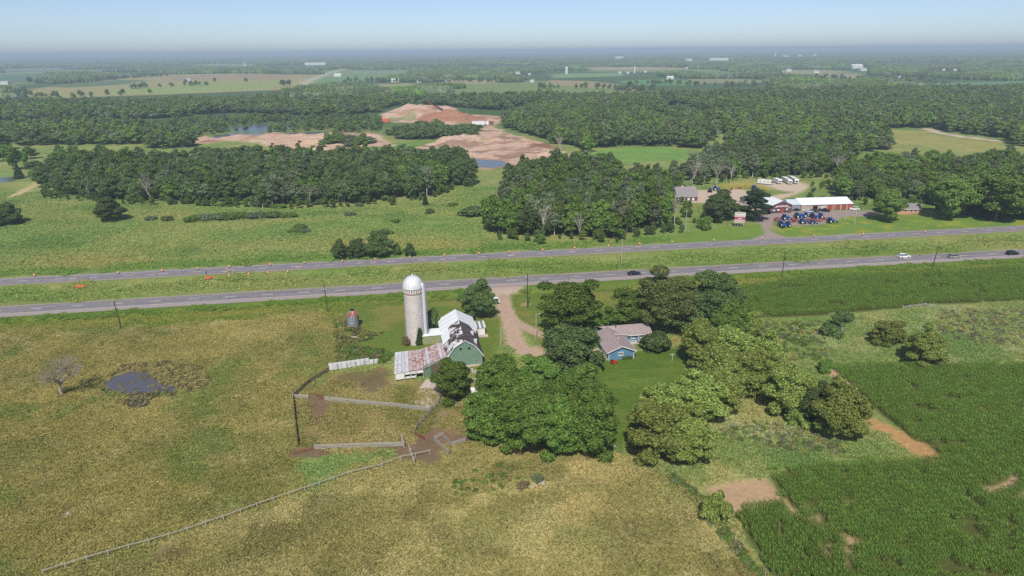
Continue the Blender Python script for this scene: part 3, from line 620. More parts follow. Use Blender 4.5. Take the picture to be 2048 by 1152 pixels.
def bare_tree(seed, h, spread, mat, depth=5, r0=0.32, start=0.28):
    rng = random.Random(seed); m = MB()
    def br(p, d, L, r, lv):
        q = p+d*L; mid = p+d*L*0.5+Vector((rng.uniform(-1, 1), rng.uniform(-1, 1), rng.uniform(-0.4, 0.6)))*L*0.10
        m.tube([p, mid, q], [r, r*0.82, r*0.62], 6 if lv > 2 else (4 if lv > 1 else 3), cap=False)
        if lv == 0: return
        for k in range(4 if lv > 2 else 3):
            a = rng.uniform(0, 6.28); s = rng.uniform(0.35, 0.95)*spread; nd = (d+Vector((math.cos(a)*s, math.sin(a)*s, rng.uniform(-0.25, 0.3)))).normalized()
            br(p+(q-p)*rng.uniform(0.55, 1.0), nd, L*rng.uniform(0.60, 0.82), r*0.55, lv-1)
    br(Vector((0, 0, -0.3)), Vector((rng.uniform(-0.1, 0.1), 0.04, 1)).normalized(), h*start+0.3, r0, depth); return m.mesh('bare_branches', [mat])
# ---- trees round the farm: pixel of the foot, top row, crown width in pixels
def at_px(u, vb, vt, wpx):
    x, y = G(u, vb); return x, y, height_of(x, y, vt), wpx/FPX*depth_of(x, y, 4)
def farm_tree(kind, u, vb, vt, wpx, name, label, group=None, cat='tree', rz=None):
    x, y, h, w = at_px(u, vb, vt, wpx); return put_tree(kind, x, y, h, w, name, label, cat, group, rz)
farm_tree(K_OAK[0], 957, 636, 564, 70, 'oak_tree', 'dark round oak casting shade beside the gravel drive')
farm_tree(K_BIG[2], 1138, 672, 553, 116, 'maple_tree', 'tall leafy maple inside the bend of the drive')
farm_tree(K_OAK[1], 1142, 738, 650, 124, 'oak_tree', 'dark spreading tree at the garage end of the blue house')
farm_tree(K_BIG[1], 1332, 668, 540, 122, 'maple_tree', 'tallest seed-laden maple behind the blue house')
farm_tree(K_BIG[0], 1424, 668, 546, 120, 'maple_tree', 'broad dark maple next to the tallest one, towards the corn')
farm_tree(K_MAPLE[0], 1262, 655, 572, 80, 'maple_tree', 'mid green maple behind the ridge of the blue house')
farm_tree(K_OAK[1], 1385, 668, 580, 84, 'oak_tree', 'dark tree tucked between the two big maples')
farm_tree(K_OLIVE[0], 1497, 680, 622, 62, 'box_elder', 'yellow green box elder at the corn field corner')
farm_tree(K_MAPLE[2], 1458, 690, 612, 76, 'maple_tree', 'dark leaning maple beside the yellow green box elder')
farm_tree(K_SHRUB[1], 1445, 577, 547, 34, 'roadside_shrub', 'small green shrub alone on the highway verge', cat='shrub')
farm_tree(K_SHRUB[0], 1310, 702, 668, 50, 'clipped_shrub', 'round dark shrub against the house porch', cat='shrub')
for u, vb, vt, w, k in ((1200, 658, 618, 46, 1), (1236, 655, 612, 44, 1), (1180, 668, 630, 40, 0)):
    farm_tree(K_MAPLE[k], u, vb, vt, w, 'garden_tree', 'low garden tree behind the house roof', 'garden trees behind the house')
for i, (u, vb, vt, w) in enumerate(((1000, 806, 716, 112), (1082, 800, 710, 104), (1158, 806, 736, 112), (1036, 850, 748, 110), (1112, 852, 752, 108), (975, 880, 788, 100), (1052, 896, 786, 112), (1120, 906, 792, 104), (1186, 910, 786, 98), (1188, 858, 762, 80))):
    lab, grp = [('box elder of the thicket beside the barnyard rubble', None), ('tall box elder of the thicket at the end of the gravel drive', None), ('box elder of the thicket touching the dark tree by the garage', None), ('box elder enclosed in the middle of the green thicket', 1), ('box elder enclosed in the middle of the green thicket', 1), ('box elder of the thicket beside the zigzag holding pen', None), ('box elder fronting the thicket along the lower pasture', 1), ('box elder fronting the thicket along the lower pasture', 1), ('corner box elder of the thicket by the short white rail', None), ('box elder of the thicket next to the lawn bench', None)][i]
    farm_tree(K_MAPLE[i % 3], u, vb, vt, w, 'box_elder', lab, 'box elders of the green thicket' if grp else None)
farm_tree(K_MAPLE[1], 905, 798, 718, 84, 'box_elder', 'bushy box elder standing alone before the green barn gable')
for i, (u, vb, vt, w) in enumerate(((1400, 728, 638, 108), (1470, 742, 660, 112), (1526, 762, 668, 84), (1440, 786, 692, 122), (1500, 784, 696, 104), (1392, 838, 746, 122), (1332, 858, 762, 110), (1318, 912, 802, 132), (1372, 922, 824, 104), (1290, 884, 796, 82), (1442, 818, 736, 100), (1545, 800, 712, 80))):
    lab = {0: 'olive box elder heading the grove beside the clothesline lawn', 2: 'olive box elder of the grove looking on the weedy hollow', 6: 'olive box elder of the grove along the lower lawn', 7: 'wide olive box elder closing the grove at the pasture fence', 8: 'olive box elder at the grove foot beside the weed plot', 9: 'olive box elder of the grove facing the gap in the thicket', 11: 'olive box elder of the grove over the dark shaded gap'}.get(i)
    farm_tree(K_OLIVE[i % 3], u, vb, vt, w, 'box_elder', lab or 'olive box elder in the thick of the curved grove', None if lab else 'olive box elders of the curved grove')
farm_tree(K_OLIVE[1], 1578, 832, 736, 100, 'box_elder', 'olive box elder at the field end of the grove, next to the dark gap')
farm_tree(K_OAK[0], 1626, 850, 768, 66, 'box_elder', 'dark tree wedged between two olive box elders by the corn')
farm_tree(K_OLIVE[2], 1674, 874, 764, 106, 'box_elder', 'big yellow olive box elder at the corn field margin')
farm_tree(K_OLIVE[0], 1775, 688, 638, 72, 'hawthorn', 'rounded hawthorn bush beside the pinkish stone heap', cat='shrub')
farm_tree(K_OLIVE[2], 1848, 730, 660, 86, 'hawthorn', 'larger rounded hawthorn at the edge of the corn', cat='shrub')
farm_tree(K_SHRUB[1], 1648, 748, 722, 24, 'weed_bush', 'small dark bush by the bare strip at the corn tip', cat='shrub')
farm_tree(K_SHRUB[2], 1425, 1035, 985, 46, 'hedge_bush', 'yellow green bush on the fence line by the bare soil plot', cat='shrub')
farm_tree(K_SHRUB[2], 1605, 850, 826, 40, 'hedge_bush', 'yellowish bush under the dark tree at the grove end', cat='shrub')
x, y, h, w = at_px(1681, 676, 622, 42)                    # vase-shaped tree with bare stems
t = empty('vase_tree', (x, y, hz(x, y)), 0.4, 'thin pale stemmed tree with a dark flat top in the weeds', 'tree')
m = MB()
for k in range(6): a = k*1.05; m.tube([(0, 0, -0.2), (0.25*math.cos(a), 0.25*math.sin(a), h*0.3), (1.3*math.cos(a), 1.3*math.sin(a), h*0.8)], [0.13, 0.10, 0.04], 5)
m.build('trunk', BARK_PALE, t)
L = [((1.7*math.cos(k*0.9)*(0.4+0.6*(k % 2)), 1.7*math.sin(k*0.9)*(0.4+0.6*(k % 2)), h*(0.74+0.05*(k % 3))), (1.4, 1.4, 0.9)) for k in range(9)]
link('crown', crown('crown', L, 3600, 0.34, 3, L_DARK), None, t)
farm_tree(K_SHRUB[0], 1660, 672, 645, 34, 'weed_bush', 'dark bush crowding the thin pale stemmed tree', cat='shrub')
x, y = G(127, 793)
t = empty('dead_tree', (x, y, hz(x, y)), 0.3, 'leafless grey dead tree beside the cattle pond', 'tree'); link('branches', bare_tree(4, 11.5, 0.95, DEADWOOD, 6, 0.42, 0.30), None, t)
x, y = G(985, 418); t = empty('dead_tree', (x, y, hz(x, y)), 1.0, 'bleached leaning snag at the wood edge by the meadow', 'tree'); link('branches', bare_tree(8, 11, 0.7, BARK_PALE, 3, 0.3, 0.4), None, t)
for i, (u, vb, vt, w, k) in enumerate(((680, 517, 482, 38, 0), (714, 516, 477, 36, 1), (757, 515, 466, 50, 0), (794, 511, 486, 17, 0), (820, 512, 487, 26, 0))):
    farm_tree((K_OAK[0], K_OAK[1])[k], u, vb, vt, w, 'verge_tree', ['squat dark tree at the open end of the verge clump', 'greyish tree second in the verge clump by the far highway', 'widest and tallest tree of the verge clump by the far highway', 'slim upright tree beside the drum line on the verge', 'round dark bush tree ending the verge clump'][i])
farm_tree(K_OAK[0], 221, 441, 396, 64, 'meadow_tree', 'boxy dark tree alone in the green meadow')
farm_tree(K_OAK[1], 12, 449, 404, 56, 'meadow_tree', 'dark round tree at the meadow drain, far from the woods')
farm_tree(K_SPRUCE, 851, 410, 387, 15, 'young_conifer', 'small dark cone shaped conifer in the meadow')
farm_tree(K_SHRUB[0], 945, 431, 414, 44, 'reed_bush', 'dark reedy bush beside the bleached snag', cat='shrub')
for i, (u, vb, w) in enumerate(((602, 458, 26), (588, 465, 22), (610, 466, 20), (766, 470, 30), (792, 445, 16), (700, 430, 20), (640, 408, 24), (560, 415, 26), (515, 412, 22), (455, 412, 24), (390, 441, 40), (418, 439, 44), (448, 438, 40), (478, 436, 44), (510, 435, 40), (545, 434, 36), (580, 433, 30), (300, 440, 22), (335, 441, 24), (905, 412, 18), (720, 412, 16), (860, 425, 20), (690, 398, 18))):
    farm_tree(K_SHRUB[(0, 1, 3)[i % 3]], u, vb, vb-5-w*0.13, w, 'meadow_shrub', 'low dark willow shrub scattered in the green meadow', 'low shrubs of the meadow', 'shrub')
for i, (u, vb, vt, w, k) in enumerate(((28, 340, 285, 34, 3), (10, 322, 286, 40, 2), (62, 318, 292, 26, 2), (48, 330, 300, 20, 3), (70, 346, 322, 34, 0), (2, 300, 262, 40, 0))):
    farm_tree(K_WOOD[k], u, vb, vt, w, 'garden_tree', 'loose round tree by the garden pond beyond the meadow', 'trees round the garden pond')
farm_tree(K_SPRUCE, 39, 357, 330, 24, 'spruce', 'dark pointed spruce beside the small garden pond')
# dealership trees
farm_tree(K_PINE, 1508, 440, 381, 58, 'pine_tree', 'ragged dark pine before the dealership gable')
farm_tree(K_OAK[0], 1437, 441, 384, 78, 'oak_tree', 'broad dark oak beside the dealership billboard')
farm_tree(K_SHRUB[1], 1409, 458, 431, 26, 'verge_bush', 'round bush on the mown verge near the pale pole', cat='shrub')
for i, (u, vb, vt, w, k) in enumerate(((1772, 442, 378, 64, 0), (1900, 438, 352, 92, 1), (1990, 440, 346, 110, 0), (2070, 440, 340, 110, 1))):
    farm_tree(K_LIGHT[k], u, vb, vt, w, 'yard_tree', ['light green tree with bare trunk before the small brick house', 'tall pale trunked shade tree beyond the brick house lawn', 'wide shade tree at the end of the mown yard', 'leafy shade tree past the mown yard'][i])
# ---- woods
W1 = GP([(88, 390), (200, 403), (420, 411), (600, 415), (680, 413), (850, 398), (948, 368), (940, 346), (800, 338), (600, 335), (400, 338), (250, 342), (150, 342), (95, 352)])
W2 = GP([(988, 470), (1010, 478), (1100, 480), (1250, 476), (1362, 456), (1372, 412), (1330, 372), (1200, 362), (1060, 365), (1000, 395)])
W3A = GP([(1008, 258), (1056, 272), (1125, 298), (1172, 304), (1290, 292), (1400, 296), (1440, 265), (1400, 240), (1300, 215), (1140, 216), (1120, 208), (1050, 222), (1010, 240)])
W3B = GP([(1372, 368), (1430, 364), (1500, 355), (1620, 356), (1700, 348), (1720, 330), (1600, 318), (1470, 302), (1405, 336)])
W3C = GP([(1615, 398), (1640, 404), (1720, 406), (1850, 410), (1920, 428), (2048, 436), (2400, 440), (2400, 338), (2048, 340), (1900, 342), (1820, 338), (1745, 342), (1720, 352), (1640, 372), (1630, 385)])
W3D = GP([(1445, 295), (1500, 300), (1600, 314), (1700, 318), (1785, 296), (1762, 256), (1860, 258), (1990, 278), (2048, 300), (2400, 300), (2400, 200), (2048, 200), (1800, 196), (1500, 198), (1380, 212), (1420, 245)])
W4 = GP([(70, 294), (200, 290), (300, 292), (312, 274), (280, 258), (100, 258), (-50, 268), (-60, 282)]); W4B = GP([(285, 300), (380, 297), (382, 282), (300, 282)])
W5 = GP([(-200, 246), (150, 238), (300, 240), (380, 233), (470, 226), (640, 233), (770, 226), (790, 208), (600, 206), (300, 211), (-200, 214)])
W6 = GP([(775, 216), (830, 208), (1000, 222), (1060, 208), (1300, 214), (1520, 200), (1800, 198), (2400, 200), (2400, 184), (2048, 182), (1700, 186), (1500, 192), (1300, 198), (1000, 200), (780, 206)])
W7 = GP([(790, 284), (960, 279), (962, 264), (900, 256), (866, 252), (800, 262), (770, 278)]); W8 = GP([(640, 296), (740, 300), (742, 284), (660, 280)])
def fill(P, sp, seed, jitter=0.45, ragged=0.0):
    P = np.asarray(P); lo = P.min(0); hi = P.max(0); rng = np.random.default_rng(seed)
    xs = np.arange(lo[0], hi[0], sp); ys = np.arange(lo[1], hi[1], sp); X, Y = np.meshgrid(xs, ys); X = X.ravel(); Y = Y.ravel()
    X = X+rng.uniform(-jitter, jitter, X.size)*sp; Y = Y+rng.uniform(-jitter, jitter, Y.size)*sp; k = sd_poly(X, Y, P)+ragged*(fbm(X, Y, 22, 3, seed)-0.36)*2 < 0; return np.stack([X[k], Y[k]], 1)
SOURCES = {}
def source(key, objs_meshes):
    """an unlinked collection that holds the shapes a scatter draws from"""
    c = bpy.data.collections.new('source_'+key)
    for i, mes in enumerate(objs_meshes):
        me = mes if isinstance(mes, bpy.types.Mesh) else mes
        c.objects.link(bpy.data.objects.new('source_%s_%02d' % (key, i), me))
    return c
def joined(meshes, name):
    """one mesh out of several (trunk and crown of a far tree), materials kept"""
    V = []; F = []; MI = []; mats = []; off = 0
    for me in meshes:
        n = len(me.vertices); co = np.empty(n*3, np.float32); me.vertices.foreach_get('co', co); V.append(co.reshape(-1, 3))
        mats.append(me.materials[0])
        for p in me.polygons: F.append([i+off for i in p.vertices]); MI.append(len(mats)-1)
        off += n
    o = bpy.data.meshes.new(name); o.from_pydata(np.concatenate(V).tolist(), [], F); o.polygons.foreach_set('material_index', MI)
    for m in mats: o.materials.append(m)
    o.update(); return o
def scatter(name, pts, rot, scl, idx, coll, label, col=None):
    n = len(pts); me = bpy.data.meshes.new(name); me.vertices.add(n); me.vertices.foreach_set('co', np.ascontiguousarray(pts, np.float32).ravel())
    scl = np.asarray(scl, np.float32); scl = np.repeat(scl[:, None], 3, 1) if scl.ndim == 1 else scl
    rot = np.asarray(rot, np.float32); rot = np.stack([np.zeros(n), np.zeros(n), rot], 1) if rot.ndim == 1 else rot
    for an, typ, arr in (('rot', 'FLOAT_VECTOR', rot), ('scl', 'FLOAT_VECTOR', scl), ('idx', 'INT', np.asarray(idx, np.int32)))+((('tint', 'FLOAT_COLOR', col),) if col is not None else ()):
        a = me.attributes.new(an, typ, 'POINT'); a.data.foreach_set({'FLOAT_VECTOR': 'vector', 'INT': 'value', 'FLOAT_COLOR': 'color'}[typ], np.ascontiguousarray(arr, np.int32 if typ == 'INT' else np.float32).ravel())
    o = link(name, me); tag(o, label, None, None, 'stuff')
    ng = bpy.data.node_groups.new('scatter_'+name, 'GeometryNodeTree'); ng.interface.new_socket('Geometry', in_out='INPUT', socket_type='NodeSocketGeometry'); ng.interface.new_socket('Geometry', in_out='OUTPUT', socket_type='NodeSocketGeometry')
    N = ng.nodes; gi = N.new('NodeGroupInput'); go = N.new('NodeGroupOutput'); ip = N.new('GeometryNodeInstanceOnPoints'); ci = N.new('GeometryNodeCollectionInfo')
    ci.inputs['Collection'].default_value = coll; ci.inputs['Separate Children'].default_value = True; ci.inputs['Reset Children'].default_value = True; ip.inputs['Pick Instance'].default_value = True
    def na(nm, typ): q = N.new('GeometryNodeInputNamedAttribute'); q.data_type = typ; q.inputs['Name'].default_value = nm; return q.outputs[0]
    lk = ng.links.new; lk(gi.outputs[0], ip.inputs['Points']); lk(ci.outputs[0], ip.inputs['Instance']); lk(na('idx', 'INT'), ip.inputs['Instance Index']); lk(na('rot', 'FLOAT_VECTOR'), ip.inputs['Rotation']); lk(na('scl', 'FLOAT_VECTOR'), ip.inputs['Scale']); lk(ip.outputs[0], go.inputs[0])
    md = o.modifiers.new('scatter', 'NODES'); md.node_group = ng; return o
woods = [('W1', W1, 5.8, (0, 1, 2, 3, 5, 7, 4, 1), 'dark broadleaf tree in the long wood before the gravel pit', 'trees of the long wood before the pit'),
         ('W2', W2, 5.7, (0, 2, 3, 4, 6, 2, 4, 7), 'leafy tree in the wood between meadow and dealership', 'trees of the wood by the meadow'),
         ('W3C', W3C, 6.4, (2, 3, 6, 6, 7, 4, 3, 6), 'leafy tree in the wood behind the long white roofed shop', 'trees behind the white roofed shop'),
         ('W3B', W3B, 6.0, (4, 4, 2, 3, 0, 6, 4, 1), 'slim pale stemmed tree in the wood behind the campers', 'trees behind the parked campers')]
cand = []
for wi, (k, P, sp, mix, lab, grp) in enumerate(woods):
    pts = fill(P, sp, 200+wi, 0.48, 15.0); hn = 0.74+0.52*fbm(pts[:, 0], pts[:, 1], 32, 3, 207); sn = fbm(pts[:, 0], pts[:, 1], 34, 3, 208)
    # a tree is in front when no other stands between it and the drone
    dirs = pts/np.linalg.norm(pts, axis=1, keepdims=True); dist = np.linalg.norm(pts, axis=1)
    rg = np.random.default_rng(300+wi)
    for i in range(len(pts)):
        if k == 'W3C' and pts[i, 0] > 330: vis = 99
        else:
            rel = pts-pts[i]; along = -(rel@dirs[i]); side = np.abs(rel[:, 0]*dirs[i, 1]-rel[:, 1]*dirs[i, 0]); vis = int(((along > 1) & (along < 18) & (side < 3.2)).sum())
        cand.append((vis*100+dist[i]*0.2, wi, pts[i, 0], pts[i, 1], mix[int(np.clip((sn[i]-0.3)*2.5*8+rg.normal()*1.6, 0, 7))], hn[i]*rg.uniform(0.72, 1.15), rg.uniform(0.75, 1.3), rg.uniform(0, 6.28)))
cand.sort(); NAMES = {0: 'oak_tree', 1: 'oak_tree', 7: 'oak_tree', 2: 'maple_tree', 3: 'maple_tree', 6: 'maple_tree', 4: 'aspen_tree', 5: 'aspen_tree'}
rest = {0: [], 1: [], 2: [], 3: []}
for i, (sc, wi, x, y, k, sh, sw, rz) in enumerate(cand):
    edge = 0.86 if sc < 100 else 1.0
    if i < 290:
        K = K_WOOD[k]; lab = {'oak_tree': 'rounded dark oak', 'maple_tree': 'leafy green maple', 'aspen_tree': 'slim pale stemmed aspen'}[NAMES[k]]+(' at the edge of ' if sc < 200 else ' inside ')+('the long wood before the gravel pit', 'the wood between meadow and dealership', 'the wood behind the long white roofed shop', 'the wood behind the campers')[wi]
        put_tree(K, x, y, K.h*sh*edge, K.r*2*sw, NAMES[k], lab, 'tree', lab.replace('oak', 'oaks').replace('maple', 'maples').replace('aspen', 'aspens'), rz, 0.0)
    else: rest[wi].append((x, y, 0, k, sh, sw, rz))
SRC_WOOD = source('wood', [joined([K.t, K.c], 'wood_tree') for K in K_WOOD])
for wi, nm in ((0, 'long_wood'), (1, 'meadow_wood'), (2, 'shop_wood'), (3, 'camper_wood')):
    A = np.array(rest[wi]); scatter('forest_'+nm, A[:, :3], A[:, 6], np.stack([A[:, 5], A[:, 5], A[:, 4]], 1), A[:, 3], SRC_WOOD, 'closed canopy of broadleaf trees deeper in the '+{'long_wood': 'long wood before the pit', 'meadow_wood': 'wood between meadow and dealership', 'shop_wood': 'wood behind the white roofed shop', 'camper_wood': 'wood behind the campers'}[nm])
# woods farther than 500 m: simpler trees
def far_kind(seed, mat, h, r, leaves=620, size=1.15):
    L = lobes_round(seed, r, 1.0, h, 8, lr=(0.36, 0.55), top=0.4); return crown('far_tree', L, leaves, size, seed, mat, 0.45, -0.2)
SRC_FAR = source('far', [far_kind(401, L_DARK, 15, 4.6), far_kind(402, L_DARK, 16, 4.2), far_kind(403, L_MID, 15, 4.4), far_kind(404, L_GREY, 14, 4.0), far_kind(405, L_DARK, 13, 5.0), far_kind(406, L_LIGHT, 15, 3.8)])
def far_wood(name, polys, sp, seed, label, holes=(), hs=1.0):
    A = np.concatenate([fill(P, sp, seed+i, 0.48, 16.0) for i, P in enumerate(polys)]); rg = np.random.default_rng(seed+50)
    for P in holes: A = A[sd_poly(A[:, 0], A[:, 1], P) > 2]
    n = len(A); s = rg.uniform(0.6, 1.15, n)*hs*(0.75+0.5*fbm(A[:, 0], A[:, 1], 60, 3, seed+3)); w = rg.uniform(0.7, 1.4, n)*max(1, sp/7.5)
    scatter(name, np.column_stack([A, np.zeros(n)]), rg.uniform(0, 6.28, n), np.stack([w, w, s], 1), np.array([0, 1, 4, 2, 3, 5])[np.clip(((fbm(A[:, 0], A[:, 1], 90, 4, seed)-0.3)*2.5*6+rg.normal(size=n)*1.2).astype(int), 0, 5)], SRC_FAR, label)
far_wood('forest_pit_edge', [W3A], 7.0, 500, 'dark broadleaf forest bordering the gravel pit', (CLEAR3, CLEAR1, QUARRY2))
far_wood('forest_east', [W3D], 7.5, 510, 'wide broadleaf forest beyond the shop and the sandy track', (CLEAR2, CLEAR3))
far_wood('forest_oaks', [W4, W4B], 7.5, 520, 'dark rounded oaks grouped past the meadow corner')
far_wood('forest_belt', [W5, W6], 9.5, 530, 'long belt of forest between the pit and the far fields', (QUARRY2, QUARRY))
far_wood('forest_pit_island', [W7, W8], 7.0, 540, 'young trees growing inside the gravel pit', (), 0.62)
# scrub round the lagoons
S1 = GP([(250, 262), (330, 246), (440, 238), (640, 236), (765, 240), (765, 262), (700, 266), (560, 268), (420, 280), (300, 284)])
A = fill(S1, 8, 560, 0.48, 8.0)
for P in (LAGOON, LAGOON2, QUARRY): A = A[sd_poly(A[:, 0], A[:, 1], P) > 2]
rg = np.random.default_rng(561); A = A[rg.random(len(A)) < 0.8]; n = len(A); s = rg.uniform(0.25, 0.62, n); scatter('scrub_lagoon', np.column_stack([A, np.zeros(n)]), rg.uniform(0, 6.28, n), np.stack([s*1.3, s*1.3, s], 1), rg.integers(0, 6, n), SRC_FAR, 'willow scrub round the blue lagoons')
# hedge lines and spinneys among the far fields, then the wooded plain to the horizon
def canopy_patch(seed, size, n, mat, h=13.0, r=5.0):
    rg = np.random.default_rng(seed); V = []; F = []; off = 0; ico = []
    for i in range(n):
        c = rg.uniform(-size/2, size/2, 2); rr = r*rg.uniform(0.7, 1.3); hh = h*rg.uniform(0.7, 1.15); k = 9; ring = []
        for zf, rf in ((0.0, 0.75), (0.45, 1.0), (0.8, 0.72)):
            for j in range(k): a = 2*math.pi*j/k; q = rr*rf*rg.uniform(0.75, 1.2); ring.append((c[0]+q*math.cos(a), c[1]+q*math.sin(a), hh*zf*rg.uniform(0.9, 1.1)))
        V += ring+[(c[0], c[1], hh)]
        for l in range(2):
            for j in range(k): F.append((off+l*k+j, off+l*k+(j+1) % k, off+(l+1)*k+(j+1) % k, off+(l+1)*k+j))
        for j in range(k): F.append((off+2*k+j, off+2*k+(j+1) % k, off+3*k, off+3*k))
        off += 3*k+1
    me = bpy.data.meshes.new('canopy_patch'); me.from_pydata(V, [], [tuple(dict.fromkeys(f)) for f in F]); me.materials.append(mat); me.update(); return me
SRC_PATCH = source('patch', [canopy_patch(600+i, 60, 46, (L_DARK, L_MID, L_DARK, L_GREY)[i]) for i in range(4)])
SRC_PATCHL = source('patchl', [canopy_patch(620+i, 240, 150, (L_DARK, L_MID, L_DARK, L_DARK)[i], 14, 13) for i in range(4)])
FAR_SPOTS = [(675, 153.5, 16), (790, 164.5, 18), (838, 165.5, 9), (1036, 148, 12), (1064, 164.5, 10), (1059, 150, 6), (1240, 147, 8), (1256, 147.5, 7), (1291, 145, 7), (1341, 158.5, 16), (1374, 137, 7), (1716, 137, 24), (1728, 142, 14), (1578, 143, 12), (1633, 146, 12), (1888, 141.5, 6), (1911, 141.5, 7), (1800, 157, 6), (1239, 117, 20), (1439, 121, 44), (1379, 122, 14), (1571, 114.5, 14), (1600, 112.5, 8), (1631, 112, 8), (630, 130.5, 46), (375, 162.5, 12), (8, 169, 14), (1133, 147.5, 8), (1269, 146.5, 6), (490, 133, 5), (1550, 114, 5)]
def plain(name, y0, y1, sp, src, seed, label, thr, hmin=0.75):
    rows = []; y = y0; rg = np.random.default_rng(seed)
    X = np.arange(-0.95*y1-400, 0.95*y1+400, sp); Y = np.arange(y0, y1, sp); X, Y = np.meshgrid(X, Y); X = X.ravel()+rg.uniform(-.4, .4, X.size)*sp; Y = Y.ravel()+rg.uniform(-.4, .4, Y.size)*sp
    k = (np.abs(X) < 0.92*Y+400); X = X[k]; Y = Y[k]
    nz = fbm(X*0.42, Y*0.2, 300, 4, 91+seed); k = nz < thr; X = X[k]; Y = Y[k]
    for P, _ in FIELDS:                              # open land in front of a field lets it be seen
        k = np.ones(len(X), bool)
        for t in (0, 0.05, 0.1, 0.15, 0.19): k &= sd_poly(X*(1+t), Y*(1+t), P) > sp*(0.45 if t == 0 else 0.1)
        X = X[k]; Y = Y[k]
    for u, v, w in FAR_SPOTS:
        c = G(u, v); d = np.hypot(*c); r = max(14.0, w/FPX*d*0.62); ux, uy = c/d; al = X*ux+Y*uy-d; ac = np.abs(X*uy-Y*ux)
        k = ~((al < r+sp*0.5) & (al > -0.17*d) & (ac < r+sp*0.35)); X = X[k]; Y = Y[k]
    for P in (W5, W6, W3D): k = sd_poly(X, Y, P) > 0; X = X[k]; Y = Y[k]
    k = polyline_d(X, Y, FARROAD_W) > 30; X = X[k]; Y = Y[k]; n = len(X); s = rg.uniform(0.9, 1.2, n)
    scatter(name, np.stack([X, Y, np.zeros(n)], 1), rg.uniform(0, 6.28, n), np.stack([s, s, rg.uniform(hmin, 1.15, n)], 1), rg.integers(0, 4, n), src, label)
plain('forest_spinneys', 1300, 4200, 55, SRC_PATCH, 5, 'spinneys and wood blocks among the far fields', 0.46)
plain('forest_horizon', 4200, 32000, 210, SRC_PATCHL, 6, 'hazy wooded plain reaching to the horizon', 0.60)
HEDGE = [[(700, 163), (830, 166), (900, 162), (990, 165)], [(260, 178), (320, 174), (430, 170)], [(1090, 178), (1180, 176), (1270, 184), (1310, 178)], [(1270, 170), (1330, 168), (1420, 172)], [(80, 168), (180, 164), (250, 158), (330, 152)], [(0, 192), (100, 195), (230, 192)], [(1440, 175), (1600, 170), (1750, 172), (1900, 168)], [(1500, 158), (1620, 156), (1760, 160), (2048, 158)]]
pts = []
for L in HEDGE:
    P = GP(L)
    for a, b in zip(P[:-1], P[1:]):
        n = int(np.linalg.norm(b-a)/9); t = RNG.random(n)[:, None]; pts.append(a+(b-a)*t+RNG.normal(size=(n, 2))*9)
A = np.concatenate(pts); n = len(A); s = RNG.uniform(0.5, 1.0, n); scatter('hedgerow_far', np.column_stack([A, np.zeros(n)]), RNG.uniform(0, 6.28, n), np.stack([s*1.2, s*1.2, s], 1), RNG.integers(0, 6, n), SRC_FAR, 'tree lined hedgerows between the far fields')
for i, (u, v, hh) in enumerate(((60, 166, 15), (95, 166, 13), (76, 167, 12), (118, 165, 14), (372, 166, 9), (430, 163, 9), (492, 164, 10), (566, 172, 14), (578, 171, 12), (246, 188, 9), (300, 187, 8), (690, 170, 12), (1260, 178, 14))):
    x, y = G(u, v); K = K_WOOD[i % 4]; put_tree(K, x, y, hh*1.2, hh*1.2, 'field_tree', 'lone dark tree standing out in the far fields', 'tree', 'lone trees of the far fields', z=0.0)

# undergrowth along the wood edges, pale dead trunks among the front trees
A = []
for P, n in ((W1, 15), (W2, 11), (W3B, 11), (W3C, 8)):
    for k in range(len(P)-1):
        a, b = P[k], P[k+1]
        if (a+b)[1]/2 > P[:, 1].mean()+8: continue
        m_ = int(np.linalg.norm(b-a)/3.2); t = RNG.random(m_)[:, None]; A.append(a+(b-a)*t+RNG.normal(size=(m_, 2))*2.6-np.array([0, 1.5]))
A = np.concatenate(A); n = len(A); s = RNG.uniform(0.16, 0.42, n); scatter('undergrowth', np.column_stack([A, np.zeros(n)]), RNG.uniform(0, 6.28, n), np.stack([s*1.1, s*1.1, s*0.9], 1), RNG.choice([0, 1, 2, 3, 6], n), SRC_WOOD, 'brambles and saplings along the wood edges')
SNAG = [bare_tree(20+i, 15, 0.5, BARK_PALE, 4, 0.26, 0.42) for i in range(3)]
for i, (u, v) in enumerate(((688, 408), (180, 398), (300, 404), (560, 408), (620, 410), (770, 398), (1085, 478), (1240, 470), (1160, 478), (1350, 452), (1432, 372), (1385, 372), (1460, 368), (1675, 352), (1120, 306), (862, 390))):
    x, y = G(u, v); o = empty('dead_tree', (x, y, 0), i, 'bare pale dead tree standing among the wood edge trees', 'tree', 'dead trees of the wood edges'); sc = 0.75+0.12*(i % 4); o.scale = (sc, sc, sc); link('branches', SNAG[i % 3], None, o)
